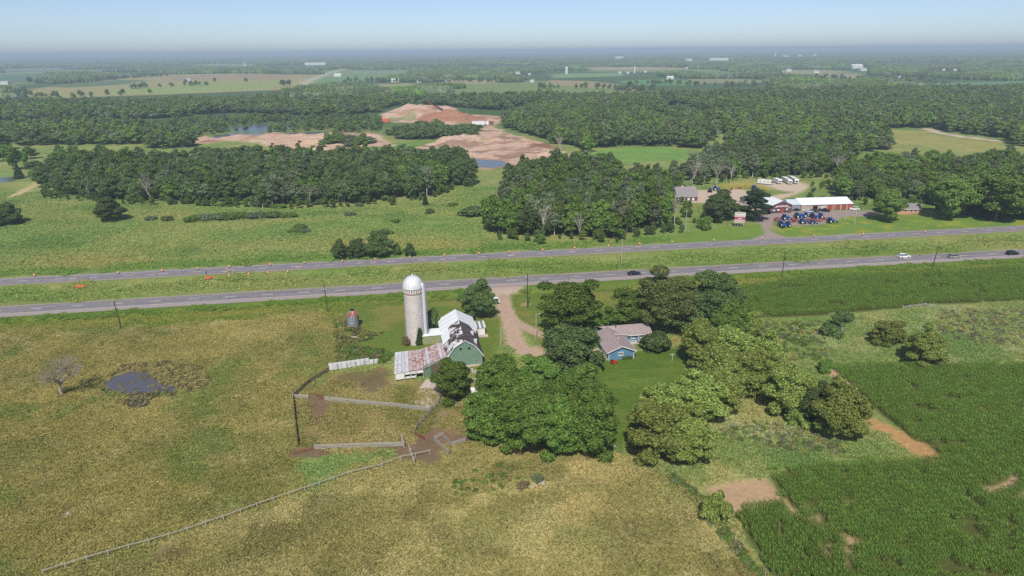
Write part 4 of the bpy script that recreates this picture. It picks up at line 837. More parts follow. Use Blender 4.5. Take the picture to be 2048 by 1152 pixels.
# ============================================================ CORN AND GRASS
def corn_row(seed, L=2.0, n=10):
    rng = np.random.default_rng(seed); V = []; F = []
    def strip3(p, d, ln, w, droop, up):
        o = len(V); d = np.array(d); s = np.array([-d[1], d[0], 0.0])*w/2; a = np.array(p); b = a+d*ln*0.5+np.array([0, 0, up]); c = a+d*ln+np.array([0, 0, up-droop])
        V.extend([a-s*0.6, a+s*0.6, b-s, b+s, c]); F.append((o, o+1, o+3, o+2)); F.append((o+2, o+3, o+4, o+4))
    for i in range(n):
        x = (i+0.5)/n*L-L/2+rng.uniform(-.05, .05); y = rng.uniform(-.05, .05); h = rng.uniform(1.95, 2.35); a0 = rng.uniform(0, 6.28)
        for k in range(7):
            a = a0+k*2.6+rng.uniform(-.5, .5); z = 0.5+k*(h-0.7)/7; strip3((x, y, z), (math.cos(a), math.sin(a), 0), rng.uniform(0.26, 0.46), 0.10, rng.uniform(0.25, 0.5), rng.uniform(0.22, 0.4))
        strip3((x, y, h-0.2), (rng.uniform(-.2, .2), rng.uniform(-.2, .2), 0.9), 0.42, 0.09, 0.0, 0.0)
    me = bpy.data.meshes.new('corn_row'); me.from_pydata([tuple(v) for v in V], [], [tuple(dict.fromkeys(f)) for f in F]); me.materials.append(L_CORN); me.update(); return me
SRC_CORN = source('corn', [corn_row(700+i) for i in range(5)])
def corn(name, P, ang, seed, label, cut=(), keep=None):
    c, s = math.cos(ang), math.sin(ang); R = np.array([[c, s], [-s, c]]); Q = P@R.T; lo = Q.min(0); hi = Q.max(0)
    X, Y = np.meshgrid(np.arange(lo[0], hi[0], 1.9), np.arange(lo[1], hi[1], 1.02)); A = np.stack([X.ravel(), Y.ravel()], 1); rg = np.random.default_rng(seed)
    A[:, 1] += 0.55*np.sin(A[:, 0]*0.06)+rg.normal(size=len(A))*0.025; A[:, 0] += rg.uniform(-.3, .3, len(A)); A = A@R
    A = A[sd_poly(A[:, 0], A[:, 1], P)+(fbm(A[:, 0], A[:, 1], 6, 2, seed)-0.5)*1.6 < -0.3]
    A = A[(A[:, 0] < 0.95*A[:, 1]+15)]
    for q in cut: A = A[sd_poly(A[:, 0], A[:, 1], q)+(fbm(A[:, 0], A[:, 1], 3, 2, 5)-0.5)*1.5 > 0.2]
    A = A[fbm(A[:, 0], A[:, 1], 5, 3, seed+70) < 0.70]
    if keep is not None: A = A[keep(A)]
    n = len(A); A = A[rg.random(n) > 0.02]; n = len(A); sz = 0.74+0.32*fbm(A[:, 0], A[:, 1], 13, 3, 8)+rg.normal(size=n)*0.04
    zz = land_h(A[:, 0], A[:, 1]); scatter(name, np.column_stack([A, zz]), ang+rg.normal(size=n)*0.04+np.where(rg.random(n) < .5, 0, math.pi), np.stack([np.ones(n), np.ones(n)*1.1, sz], 1), rg.integers(0, 5, n), SRC_CORN, label); return n
dA = math.atan2(*(G(2048, 602)-G(1640, 633))[::-1]); dB = math.atan2(*(G(1895, 921)-G(1535, 942))[::-1]); dC = math.atan2(*(G(1548, 1152)-G(1460, 1022))[::-1])
CORN_C = GP([(1460, 1022), (1562, 1000), (1600, 1034), (1650, 1085), (1705, 1152), (1830, 1330), (1680, 1360), (1548, 1152)])
cuts = BARE+[HEADLAND, HEADLAND2]
n1 = corn('corn_field_highway', CORN_A, dA, 1, 'tall green corn standing along the highway')
n2 = corn('corn_field_margin', CORN_B, dB, 2, 'tall green corn in curving rows past the grove', cuts, lambda A: sd_poly(A[:, 0], A[:, 1], CORN_C) > 0.2)
n3 = corn('corn_field_corner', CORN_C, dC, 3, 'tall green corn in straight rows below the bare soil plot', cuts)
print('corn segments', n1, n2, n3)
# ---- grass: tussocks gathered in square patches, tinted as the sward they stand in
def grass_mat():
    T = NT('grass_blades'); c = T.n('ShaderNodeAttribute', attribute_name='tint'); c.attribute_type = 'INSTANCER'; g = T.n('ShaderNodeNewGeometry').outputs['Random Per Island']
    col = T.mix(c.outputs['Color'], T.ramp(g, [(0.0, (0.85, 0.95, 0.75)), (0.5, (1.0, 1.0, 0.92)), (0.85, (1.18, 1.14, 1.08)), (1.0, (1.45, 1.36, 1.3))]), 1.0, 'MULTIPLY')
    d = T.n('ShaderNodeBsdfDiffuse'); t = T.n('ShaderNodeBsdfTranslucent'); T.l(col, d.inputs[0]); T.l(col, t.inputs[0]); m = T.n('ShaderNodeMixShader'); m.inputs[0].default_value = 0.3
    T.l(d.outputs[0], m.inputs[1]); T.l(t.outputs[0], m.inputs[2]); T.l(m.outputs[0], T.out.inputs['Surface']); return T.mat
M_GRASS = grass_mat()
def grass_patch(seed, size, tufts, blades, h, w, lean):
    rng = np.random.default_rng(seed); n = tufts*blades; c = np.repeat(rng.uniform(-size/2, size/2, (tufts, 2)), blades, 0); th = np.repeat(rng.uniform(0.5, 1.35, tufts), blades); la = np.repeat(rng.uniform(0, 6.28, tufts), blades)
    p = c+rng.normal(size=(n, 2))*w*2.2; a = la+rng.normal(size=n)*0.9; hh = h*th*rng.uniform(0.6, 1.2, n); le = lean*hh*rng.uniform(0.5, 1.3, n); b = rng.uniform(0, 6.28, n)
    s = np.stack([np.cos(b), np.sin(b)], 1)*w/2*rng.uniform(0.6, 1.4, n)[:, None]; tip = p+np.stack([np.cos(a), np.sin(a)], 1)*le[:, None]; mid = p*0.55+tip*0.45
    V = np.stack([np.column_stack([p-s, np.full(n, -0.05)]), np.column_stack([p+s, np.full(n, -0.05)]), np.column_stack([mid+s*0.8, hh*0.75]), np.column_stack([tip, hh])], 1).reshape(-1, 3)
    return np_mesh('grass_patch', V, np.arange(4*n).reshape(n, 4), M_GRASS)
SRC_GRASS = source('grass', [grass_patch(800+i, 4.4, 230, 7, 0.30, 0.07, 1.5) for i in range(4)])
SRC_SWARD = source('sward', [grass_patch(820+i, 9.0, 300, 7, 0.34, 0.15, 1.8) for i in range(3)])
def grass(name, x0, x1, y0, y1, sp, src, ns, seed, label, test, hs=1.0, gain=(1.74, 1.80, 1.96)):
    X, Y = np.meshgrid(np.arange(x0, x1, sp), np.arange(y0, y1, sp)); rg = np.random.default_rng(seed); X = X.ravel()+rg.uniform(-.3, .3, X.size)*sp; Y = Y.ravel()+rg.uniform(-.3, .3, Y.size)*sp
    k = (np.abs(X) < 0.86*Y+12); X = X[k]; Y = Y[k]; k = test(X, Y); X = X[k]; Y = Y[k]; C, Gr = land_cover(X, Y); k = Gr > 0.7; X, Y, C = X[k], Y[k], C[k]; n = len(X)
    z = land_h(X, Y); s = rg.uniform(0.9, 1.15, n); f = hs*(0.55+1.0*fbm(X, Y, 17, 3, 15)); scatter(name, np.stack([X, Y, z], 1), rg.uniform(0, 6.28, n), np.stack([s, s, f], 1), rg.integers(0, ns, n), src, label, np.column_stack([np.clip(C*np.array(gain), 0, 1), np.ones(n)]))
BUILT = [np.array(p) for p in ([(-33, 156), (-22, 156), (-8, 163), (-6, 168), (-10, 196), (-24, 196), (-26, 186), (-33, 186)], [(22, 167), (36, 167), (43, 180), (41, 190), (22, 190)])]
def open_land(X, Y):
    k = ((Y-road_near(X))*CR < -12)
    for P in (CORN_A, CORN_B, POND, SOIL, LAWN1, LAWN2, LAWN3)+tuple(BUILT): k &= sd_poly(X, Y, P) > 1.5
    return k
grass('grass_pasture', -240, 260, 62, 262, 3.6, SRC_GRASS, 4, 31, 'tussocky dry pasture grass round the farm', open_land)
def verge_land(X, Y):
    dn = (Y-road_near(X))*CR; df = (Y-road_far(X))*CR; k = ((dn > 3.5) & (df < -12)) | (df > 4)
    for P in (LOT, YARDLOT, DGRASS, DGRASS2, W1, W2, W3C): k &= sd_poly(X, Y, P) > 4
    return k & (Y < 420)
grass('grass_meadow', -330, 330, 225, 420, 7.5, SRC_SWARD, 3, 33, 'long green grass of median and meadow', verge_land, 1.0, (1.66, 1.70, 1.74))
# grey weeds, thistles and pond sedge
def weeds(name, P, n, kinds, smin, smax, seed, label):
    rg = np.random.default_rng(seed); A = fill(P, 0.6, seed); A = A[rg.permutation(len(A))[:n]]; n = len(A); s = rg.uniform(smin, smax, n); z = land_h(A[:, 0], A[:, 1])
    scatter(name, np.column_stack([A, z]), rg.uniform(0, 6.28, n), np.stack([s*1.2, s*1.2, s], 1), rg.choice(kinds, n), SRC_WEED, label)
def weed_kind(seed, mat, n=90): L = [((0, 0, 0.35), (0.45, 0.45, 0.4)), ((0.3, 0.1, 0.25), (0.3, 0.3, 0.3)), ((-0.2, 0.25, 0.3), (0.3, 0.3, 0.35))]; return crown('weed', L, n, 0.2, seed, mat, 1.0, -0.9)
SRC_WEED = source('weed', [weed_kind(1, L_WEED), weed_kind(2, L_BROWN), weed_kind(3, L_MID), weed_kind(4, leaf_mat('sedge_leaves', (146, 138, 84), (190, 176, 116)))])
weeds('sedge_pond', GP([(205, 760), (250, 732), (300, 730), (330, 725), (400, 735), (420, 765), (400, 785), (360, 778), (350, 760), (310, 745), (255, 738), (214, 754)]), 900, [1, 3, 3], 0.6, 1.25, 41, 'tan sedge tussocks ringing the cattle pond')
weeds('sedge_islet', GP([(290, 742), (330, 738), (345, 766), (330, 768), (318, 758)]), 260, [1, 3, 3], 0.6, 1.1, 51, 'sedge islet splitting the cattle pond')
weeds('sedge_pool', GP([(240, 752), (300, 750), (345, 770), (330, 784), (280, 786), (225, 778)]), 46, [1, 3, 3], 0.5, 1.0, 52, 'sedge tufts standing in the cattle pond')
weeds('sedge_bank', GP([(200, 775), (214, 788), (285, 797), (350, 790), (356, 784), (282, 789), (216, 780)]), 130, [1, 3, 2], 0.5, 0.9, 42, 'sedge on the near bank of the cattle pond')
weeds('weeds_mound', GP([(248, 810), (262, 795), (285, 790), (310, 790), (300, 800), (290, 815), (262, 816)]), 60, [1, 0, 1], 0.8, 1.5, 43, 'grey brown weeds on the mound by the pond')
weeds('weeds_plot', GP([(1440, 860), (1520, 840), (1620, 860), (1680, 885), (1700, 910), (1560, 900), (1460, 890)]), 260, [0, 0, 2, 3], 0.5, 1.0, 44, 'silvery weeds in the plot beside the corn')
weeds('weeds_slope', GP([(1880, 620), (2048, 618), (2048, 690), (1930, 690), (1870, 660)]), 260, [0, 0, 3], 0.6, 1.2, 45, 'silvery weeds on the slope between the corn fields')
weeds('weeds_vale', GP([(1480, 650), (1640, 645), (1660, 720), (1560, 735), (1500, 700)]), 260, [2, 2, 0, 3], 0.6, 1.3, 46, 'green weeds in the hollow between grove and corn')
weeds('weeds_fence', GP([(1345, 945), (1420, 1000), (1470, 1080), (1560, 1180), (1545, 1180), (1450, 1085), (1395, 1010), (1335, 955)]), 230, [2, 3, 2, 0], 0.5, 1.1, 47, 'rank weeds along the wire fence by the corn')
weeds('weeds_pasture', GP([(900, 930), (1000, 920), (1050, 960), (1000, 1000), (900, 985)]), 26, [2, 2], 0.5, 0.9, 48, 'dark thistles in the lower pasture')
weeds('weeds_bin', GP([(668, 640), (690, 640), (720, 660), (765, 665), (735, 680), (700, 690), (690, 725), (672, 725)]), 170, [2, 1, 3], 0.6, 1.2, 49, 'rank weeds round the grain bin')
weeds('weeds_panel', GP([(690, 690), (760, 700), (790, 710), (770, 728), (700, 722)]), 200, [2, 2, 1], 0.6, 1.3, 50, 'tall weeds behind the white panel fence')
# ============================================================ THE FARMSTEAD
FA = math.radians(9.6)                      # the farm lies square to the highway
def frame(x, y, rz=FA):
    """local (right, back, up) -> world"""
    c, s = math.cos(rz), math.sin(rz)
    return lambda a, b, z=0.0: (x+a*c-b*s, y+a*s+b*c, z)
WHITE = simple('white_paint', (226, 226, 222), 0.6, var=0.06, scale=0.8, dirt=(188, 184, 174)); WHITE_ROOF = simple('white_metal_roof', (236, 238, 240), 0.42, var=0.04, scale=0.5)
GREEN_WALL = None
def plank_mat(name, rgb, period=0.2, dirt=None, axis='Z', var=0.2):
    """painted boards: the joint shows as a fine dark line"""
    T = NT(name); co = T.coord('Object'); sx = T.n('ShaderNodeSeparateXYZ'); T.l(co, sx.inputs[0]); z = sx.outputs[axis]
    f = T.math(T.math(z, 1/period), 1.0, 'FRACT' if False else 'MODULO'); e = T.map(f, 0.0, 0.14, 0.0, 1.0)
    n = T.noise(0.9, 5, 0.65, T.coord('Object', (0.6, 0.6, 3.0) if axis == 'Z' else (3, 3, 0.6))); c = lin(*rgb)
    col = T.mix([k*(1-var) for k in c], [min(1, k*(1+var)) for k in c], T.map(n, 0.3, 0.7, 0, 1))
    if dirt: col = T.mix(col, lin(*dirt), T.map(T.noise(0.5, 6, 0.7, co), 0.52, 0.7, 0, 0.7))
    col = T.mix([k*0.55 for k in c], col, e); T.bsdf(col, 0.75, 0, e, 0.35, 0.02); return T.mat
GREEN_WALL = plank_mat('green_barn_boards', (116, 146, 126), 0.24, (140, 160, 144)); BLUE_WALL = plank_mat('blue_siding', (98, 138, 172), 0.22)
OLIVE_WALL = plank_mat('olive_block_wall', (152, 156, 112), 0.4, (120, 120, 88)); GREY_BOARD = simple('weathered_board', (180, 175, 166), 0.85, var=0.22, scale=2.5, dirt=(150, 142, 130)); BOARD_DARK = simple('dark_weathered_board', (112, 100, 86), 0.9, var=0.3, scale=2.5)
RUST = simple('rusty_steel', (150, 92, 70), 0.75, 0.2, var=0.35, scale=1.2); CONCRETE = simple('concrete', (200, 184, 170), 0.9, var=0.18, scale=0.7, dirt=(150, 132, 112)); STONE = simple('field_stone', (184, 172, 162), 0.9, var=0.3, scale=2)
DARK = simple('dark_opening', (26, 24, 22), 0.9, var=0.1); GLASS = simple('window_glass', (40, 48, 58), 0.12, var=0.15, scale=3, spec=0.6); STEEL = simple('galvanised_steel', (168, 172, 178), 0.45, 0.5, var=0.15, scale=1.5)
RED = simple('red_paint', (206, 52, 34), 0.45, var=0.12); BLACK = simple('black_rubber', (32, 32, 34), 0.8, var=0.15); POLE = simple('creosoted_pole', (74, 62, 54), 0.9, var=0.25, scale=2); PALE_POLE = simple('pale_pole', (188, 178, 164), 0.85, var=0.15, scale=2)
def roof_mat(name, a, b, scale=1.3, thr=(0.5, 0.56), rough=0.8, third=None):
    T = NT(name); co = T.coord('Object'); n = T.noise(scale, 7, 0.7, co, 0.4); col = T.mix(lin(*a), lin(*b), T.map(n, thr[0], thr[1], 0, 1))
    col = T.mix(col, T.map(T.noise(9, 4, 0.6, co), 0.25, 0.75, 0.78, 1.22), 1.0, 'MULTIPLY'); T.bsdf(col, rough, 0, n, 0.2, 0.03); return T.mat
SHINGLE_DARK = roof_mat('dark_shingles', (84, 76, 78), (104, 94, 94)); SHINGLE_PEEL = roof_mat('peeling_shingles', (226, 224, 222), (74, 62, 62), 0.42, (0.46, 0.51)); SHINGLE_HOUSE = roof_mat('house_shingles', (146, 132, 132), (174, 158, 156), 2.2, (0.4, 0.6))
SHEETS = [roof_mat('roof_sheet_white', (212, 212, 216), (190, 184, 184), 1.0), roof_mat('roof_sheet_pink', (196, 178, 176), (158, 104, 96), 0.9, (0.48, 0.6)), roof_mat('roof_sheet_rust', (204, 192, 190), (146, 92, 84), 0.8, (0.42, 0.6)), roof_mat('roof_sheet_grey', (198, 198, 204), (170, 140, 136), 0.8, (0.52, 0.66))]
# ---- concrete stave silo
sx_, sy_ = G(832, 684); sy_ += 0.2
t = empty('silo', (sx_, sy_, 0), 0, 'tall pale concrete stave silo with a white dome', 'silo')
T = NT('silo_staves'); co = T.coord('Object'); br = T.n('ShaderNodeTexBrick'); ang = T.n('ShaderNodeSeparateXYZ'); T.l(co, ang.inputs[0])
at = T.math(ang.outputs[1], ang.outputs[0], 'ARCTAN2'); cb = T.n('ShaderNodeCombineXYZ'); T.l(T.math(at, 2.75), cb.inputs[0]); T.l(ang.outputs[2], cb.inputs[1]); T.l(cb.outputs[0], br.inputs['Vector'])
br.inputs['Scale'].default_value = 1.0; br.inputs['Brick Width'].default_value = 0.30; br.inputs['Row Height'].default_value = 0.76; br.inputs['Mortar Size'].default_value = 0.02
br.inputs['Color1'].default_value = (*lin(222, 214, 206), 1); br.inputs['Color2'].default_value = (*lin(204, 192, 184), 1); br.inputs['Mortar'].default_value = (*lin(168, 154, 146), 1)
col = T.mix(br.outputs[0], lin(222, 214, 208), T.map(T.noise(0.9, 6, 0.7, co), 0.48, 0.62, 0, 0.7)); col = T.mix(col, lin(172, 158, 150), T.map(T.noise(2.6, 5, 0.7, co), 0.55, 0.68, 0, 0.7))
T.bsdf(col, 0.9, 0, br.outputs['Fac'], 0.3, 0.03); SILO_M = T.mat
m = MB(); m.lathe([(2.75, -0.3), (2.75, 15.3)], 40); m.build('stave_wall', SILO_M, t)
m = MB()
for k in range(30): m.lathe([(2.77, 0.45+k*0.51), (2.795, 0.47+k*0.51), (2.77, 0.49+k*0.51)], 40)
o = m.build('hoop_banding', STEEL, t); o['kind'] = 'stuff'
m = MB(); m.lathe([(2.76, 15.3), (2.82, 15.35), (2.82, 15.6), (2.76, 15.62), (2.76, 16.7), (2.84, 16.75), (2.84, 16.95), (2.7, 17.0)], 40); b = m.build('top_band', simple('band_brown', (150, 118, 104), 0.8), t)
me = MB(); me.box((0, 0, 0), (0.06, 0.36, 1.02)); me = me.mesh('band_panel', [WHITE])
for k in range(26):
    a = k*2*math.pi/26; o = link('band_panel', me, None, b); o.location = (2.80*math.cos(a), 2.80*math.sin(a), 16.16); o.rotation_euler = (0, 0, a)
DOME = simple('silo_dome_metal', (232, 234, 236), 0.4, 0.1, var=0.05, scale=0.8, dirt=(206, 206, 206)); m = MB(); m.lathe([(2.95, 16.9)]+[(2.92*math.cos(a), 17.0+3.35*math.sin(a)) for a in np.linspace(0.02, 1.50, 14)]+[(0.35, 20.4), (0.30, 20.62), (0.0, 20.66)], 40); d = m.build('dome', DOME, t)
m = MB()
for k in range(20):
    a = k*2*math.pi/20; m.tube([(2.95*math.cos(e)*math.cos(a), 2.95*math.cos(e)*math.sin(a), 17.0+3.38*math.sin(e)) for e in np.linspace(0.02, 1.45, 7)], [0.03]*7, 4, cap=False)
m.build('dome_seam', STEEL, d)
m = MB(); ca = math.radians(-12); cx, cy = 3.05*math.cos(ca), 3.05*math.sin(ca); m.tube([(cx, cy, 2.4), (cx, cy, 17.6)], [0.52, 0.52], 14); m.tube([(cx, cy, 17.6), (cx*0.72, cy*0.72, 18.2)], [0.52, 0.42], 14); m.build('chute', simple('chute_metal', (204, 208, 214), 0.45, 0.1, var=0.06), t)
m = MB(); m.tube([(cx+0.75, cy, 1.5), (cx+0.75, cy, 17.5)], [0.10, 0.10], 8); m.build('filler_pipe', STEEL, t)
L = [((0.75*math.cos(a)+0.5, -2.85+0.1*math.sin(a*3), z), (0.55, 0.22, 0.75)) for a, z in ((0, 0.6), (1, 1.4), (0.4, 2.3), (0.9, 3.1), (0.2, 3.8), (0.0, 4.5), (1.6, 0.9), (1.2, 2.0))]
o = link('ivy_vine', crown('ivy', [((c[0]+0.35, c[1]+0.28, c[2]), r) for c, r in L], 2200, 0.25, 77, leaf_mat('ivy_leaves', (54, 72, 34), (84, 104, 50)), 0.6, -1)); o.location = (sx_, sy_, 0); tag(o, 'dark green vine climbing the foot of the silo', 'vine')
farm_tree(K_SHRUB[4], 813, 690, 674, 20, 'silo_bush', 'pale brown bush at the silo foot', cat='shrub'); farm_tree(K_SHRUB[0], 866, 664, 622, 30, 'dark_bush', 'dark bush squeezed between silo and white roofed barn', cat='shrub')
# ---- barn: gambrel front, white metal rear
BX, BY = -12.62, 165.85; B = frame(BX, BY, math.radians(10.3))
barn = empty('barn', (BX, BY, 0), math.radians(10.3), 'green gambrel barn with peeling roof and white metal roofed rear', 'barn')
W2_, L1, L2 = 4.6, 14.4, 25.2; ze, zb, zp = 3.0, 5.9, 7.7; xb = 2.85
gable = [(-W2_, 0, 0.5), (W2_, 0, 0.5), (W2_, 0, ze), (xb, 0, zb), (0, 0, zp), (-xb, 0, zb), (-W2_, 0, ze)]
m = MB(); m.prism([(x, 0.0, z) for x, y, z in gable], (0, L1, 0)); m.build('wall', GREEN_WALL, barn)
m = MB(); m.box((0, L1/2, 0.22), (2*W2_+0.12, L1+0.12, 0.62)); m.build('foundation', CONCRETE, barn)
def roof_plane(name, a, b, y0, y1, mat, th=0.12, over=0.0): m = MB(); m.slab([(a[0], y0, a[1]), (b[0], y0, b[1]), (b[0], y1, b[1]), (a[0], y1, a[1])], th); return m.build(name, mat, barn)
e = 0.15; roof_plane('roof', (-xb, zb+e), (0, zp+e), -0.35, L1, SHINGLE_PEEL); roof_plane('roof', (-W2_-0.55, ze-0.25+e), (-xb, zb+e-0.004), -0.35, L1, SHINGLE_PEEL)
roof_plane('roof', (0.004, zp+e), (xb, zb+e), -0.35, L1, SHINGLE_DARK); roof_plane('roof', (xb+0.004, zb+e), (W2_+0.45, ze-0.2+e), -0.35, L1, SHINGLE_DARK)
edge = [(-W2_-0.5, ze-0.2), (-xb, zb+0.05), (0, zp+0.05), (xb, zb+0.05), (W2_+0.42, ze-0.15)]
m = MB()
for a, b_ in zip(edge[:-1], edge[1:]): m.beam((a[0], -0.37, a[1]), (b_[0], -0.37, b_[1]), 0.05, 0.22)
m.build('barge_board', WHITE, barn)
for x in (-1.15, 1.1):
    m = MB(); m.box((x, -0.03, 5.35), (0.55, 0.08, 0.62)); w = m.build('window', DARK, barn)
    m = MB()
    for dx, dz, sx, sz in ((0, 0.35, 0.7, 0.07), (0, -0.35, 0.7, 0.07), (-0.32, 0, 0.07, 0.63), (0.32, 0, 0.07, 0.63)): m.box((x+dx, -0.05, 5.35+dz), (sx, 0.06, sz))
    m.build('window_frame', GREEN_WALL, w)
for x, y in ((xb+0.25, 2.6), (xb+0.1, 8.3)):                  # two white flues on the dark roof
    m = MB(); m.box((x, y, zb-0.15), (0.75, 0.75, 1.9)); c = m.build('ventilator', WHITE, barn); m = MB(); m.box((x, y, zb+0.88), (0.95, 0.95, 0.14), top=(0.8, 0.8)); m.build('ventilator_cap', STEEL, c)
# rear part under white metal
w2, zr, zw = 4.85, 6.7, 4.0
m = MB(); m.prism([(-w2, L1+0.05, 0.0), (w2, L1+0.05, 0.0), (w2, L1+0.05, zw), (0, L1+0.05, zr), (-w2, L1+0.05, zw)], (0, L2-L1, 0)); m.build('rear_wall', WHITE, barn)
SEAM = simple('roof_seam', (176, 178, 182), 0.5, 0.2)
def white_slope(sgn):
    n = 4; o = None
    for k in range(n):                                       # four metal bays a side, with a lapped joint between them
        y0 = L1-0.6+(L2-L1+1.0)*k/n if sgn < 0 or k > 0 else L1+0.2; y1 = L1-0.6+(L2-L1+1.0)*(k+1)/n-0.03; x1 = sgn*(w2+0.45); z1 = zw-0.22
        m = MB(); m.slab([(0.003*sgn, y0, zr+0.15), (x1, y0, z1+0.15), (x1, y1, z1+0.15), (0.003*sgn, y1, zr+0.15)], 0.07); o = m.build('roof_panel', WHITE_ROOF, barn)
        m = MB(); m.beam((0, y1, zr+0.17), (x1, y1, z1+0.17), 0.10, 0.06); m.build('roof_seam', SEAM, o)
white_slope(-1); white_slope(1)
m = MB(); m.beam((0, L1-0.5, zr+0.2), (0, L2+0.4, zr+0.2), 0.35, 0.05); m.build('ridge_cap', WHITE_ROOF, barn)
# left rear of the white roof reaches forward beside the gambrel
m = MB(); m.slab([(-xb-0.4, 7.5, zb-0.35), (-w2-0.45, 7.5, zw-0.5), (-w2-0.45, L1-0.65, zw-0.3), (-xb-0.4, L1-0.65, zb-0.1)], 0.06); m.build('roof_panel', WHITE_ROOF, barn)
# ---- feed room between silo and barn
t = empty('feed_room', (-23.8, 181.2, 0), FA, 'low feed room with white roof joining silo to barn', 'shed')
m = MB(); m.box((0, 1.9, 1.3), (6.3, 4.2, 2.6)); m.build('wall', OLIVE_WALL, t); m = MB(); m.slab([(-3.4, -0.35, 2.62), (3.3, -0.35, 2.75), (3.3, 4.2, 3.05), (-3.4, 4.2, 2.95)], 0.1); m.build('roof', WHITE_ROOF, t)
m = MB(); m.box((0.1, -0.23, 1.3), (0.14, 0.05, 2.5)); m.build('drain_pipe', STEEL, t)
# ---- cattle shed: sheets of rusting roof in two sections
shed = empty('cattle_shed', (-26.4, 158.8, 0), 0, 'open cattle shed with rust streaked sheet roof against the barn', 'shed')
def rel(p): return (p[0]+26.4, p[1]-158.8, p[2])
def roof_run(a, b, c, d, n, pick, nm='roof_sheet'):
    """a,b back edge from one end to the other; d,c front edge; n sheets side by side"""
    a, b, c, d = [np.array(rel(p)) for p in (a, b, c, d)]
    for k in range(n):
        s, u = k/n+0.004, (k+1)/n-0.004; q = [a+(b-a)*s, a+(b-a)*u, d+(c-d)*u, d+(c-d)*s]; z = 0.015*(k % 2); m = MB(); m.slab([(p[0], p[1], p[2]+z) for p in q], 0.04)
        o = m.build(nm, SHEETS[pick[k % len(pick)]], shed)
        m = MB()
        for f in (0.15, 0.5, 0.85): p0 = q[0]+(q[1]-q[0])*f; p1 = q[3]+(q[2]-q[3])*f; m.beam((p0[0], p0[1], p0[2]+z+0.02), (p1[0], p1[1], p1[2]+z+0.02), 0.06, 0.05)
        m.build('rib', SHEETS[pick[k % len(pick)]], o)
roof_run((-32.0, 169.6, 2.7), (-24.9, 171.2, 2.85), (-22.9, 159.3, 2.65), (-30.3, 157.3, 2.3), 8, (0, 0, 3, 0, 1, 2, 1, 2))
roof_run((-24.85, 171.2, 2.9), (-19.7, 174.2, 3.75), (-17.35, 164.7, 3.6), (-22.85, 159.3, 2.72), 7, (2, 3, 2, 1, 2, 3, 1))
m = MB()
def wallq(p, q, z0, z1, th=0.12, mb=None, mi=0): (mb or m).beam((*rel((*p, 0))[:2], (z0+z1)/2), (*rel((*q, 0))[:2], (z0+z1)/2), th, z1-z0, mi)
wallq((-30.1, 157.6), (-23.0, 159.55), 1.55, 2.3); wallq((-30.1, 157.6), (-27.9, 158.2), 0.45, 1.55); wallq((-27.6, 158.28), (-25.0, 159.0), 0.45, 0.95); wallq((-31.7, 169.3), (-30.1, 157.7), 0.3, 2.25); wallq((-31.7, 169.3), (-25, 170.9), 0, 2.6)
m.build('wall', WHITE, shed)
for p in ((-30.05, 157.5), (-27.75, 158.12), (-26.3, 158.5), (-24.9, 158.9), (-23.1, 159.4)): m = MB(); m.box((*rel((*p, 0))[:2], 1.15), (0.16, 0.16, 2.3)); m.build('post', GREY_BOARD, shed)
m = MB(); wallq((-22.9, 159.75), (-21.3, 161.2), 0, 2.55); m.build('door', GREEN_WALL, shed); m = MB(); wallq((-21.25, 161.25), (-18.0, 164.2), 0, 2.6); m.build('plank_door', BOARD_DARK, shed); m = MB(); wallq((-22.8, 159.85), (-17.4, 164.75), 2.5, 3.3, 0.1); m.build('fascia', GREEN_WALL, shed)
# ---- small tool shed right of the barn
t = empty('tool_shed', (-9.8, 187.6, 0), FA, 'small tool shed with ribbed grey roof and white door', 'shed')
m = MB(); m.box((0, 2.0, 1.15), (3.4, 4.2, 2.3)); m.build('wall', simple('tan_wall', (168, 146, 112), 0.8), t); m = MB(); m.box((0.65, -0.13, 1.05), (2.0, 0.06, 2.0)); m.build('door', WHITE, t)
for k in range(6): m = MB(); x0 = -1.95+k*0.65; m.slab([(x0, -0.35, 2.35), (x0+0.63, -0.35, 2.35), (x0+0.63, 4.4, 2.7), (x0, 4.4, 2.7)], 0.05); o = m.build('roof_sheet', (STEEL, WHITE)[k % 2], t); 
m = MB(); m.box((0.9, -1.2, 0.06), (3.0, 1.8, 0.12)); m.build('door_slab', CONCRETE, t)
# ---- wire grain bin
gx, gy = G(707, 652); t = empty('grain_bin', (gx, gy, 0), 0, 'old round grain bin with rusty cone roof among weeds', 'grain bin')
m = MB(); m.lathe([(1.75, 0), (1.75, 3.9)], 28); m.build('bin_wall', simple('bin_metal', (176, 182, 186), 0.5, 0.3, var=0.2, scale=1.0, dirt=(150, 130, 116)), t)
for z in (0.3, 1.2, 2.1, 3.0, 3.8): m = MB(); m.lathe([(1.76, z-0.05), (1.82, z), (1.76, z+0.05)], 28); m.build('hoop', simple('dark_steel', (84, 84, 90), 0.6, 0.3), t)
me = MB(); me.box((0, 0, 1.95), (0.06, 0.08, 3.9)); me = me.mesh('upright', [MATS['dark_steel']])
for k in range(14): a = k*2*math.pi/14; o = link('upright', me, None, t); o.location = (1.80*math.cos(a), 1.80*math.sin(a), 0); o.rotation_euler = (0, 0, a)
for k in range(12):
    a0, a1 = k*2*math.pi/12, (k+1)*2*math.pi/12-0.02; m = MB(); m.slab([(1.95*math.cos(a0), 1.95*math.sin(a0), 3.85), (1.95*math.cos(a1), 1.95*math.sin(a1), 3.85), (0.5*math.cos(a1), 0.5*math.sin(a1), 5.2), (0.5*math.cos(a0), 0.5*math.sin(a0), 5.2)], 0.03); m.build('roof_sheet', RUST if k % 3 else SHEETS[2], t)
m = MB(); m.lathe([(0.55, 5.1), (0.55, 5.5), (0.0, 5.7)], 14); m.build('roof_cap', DARK, t)
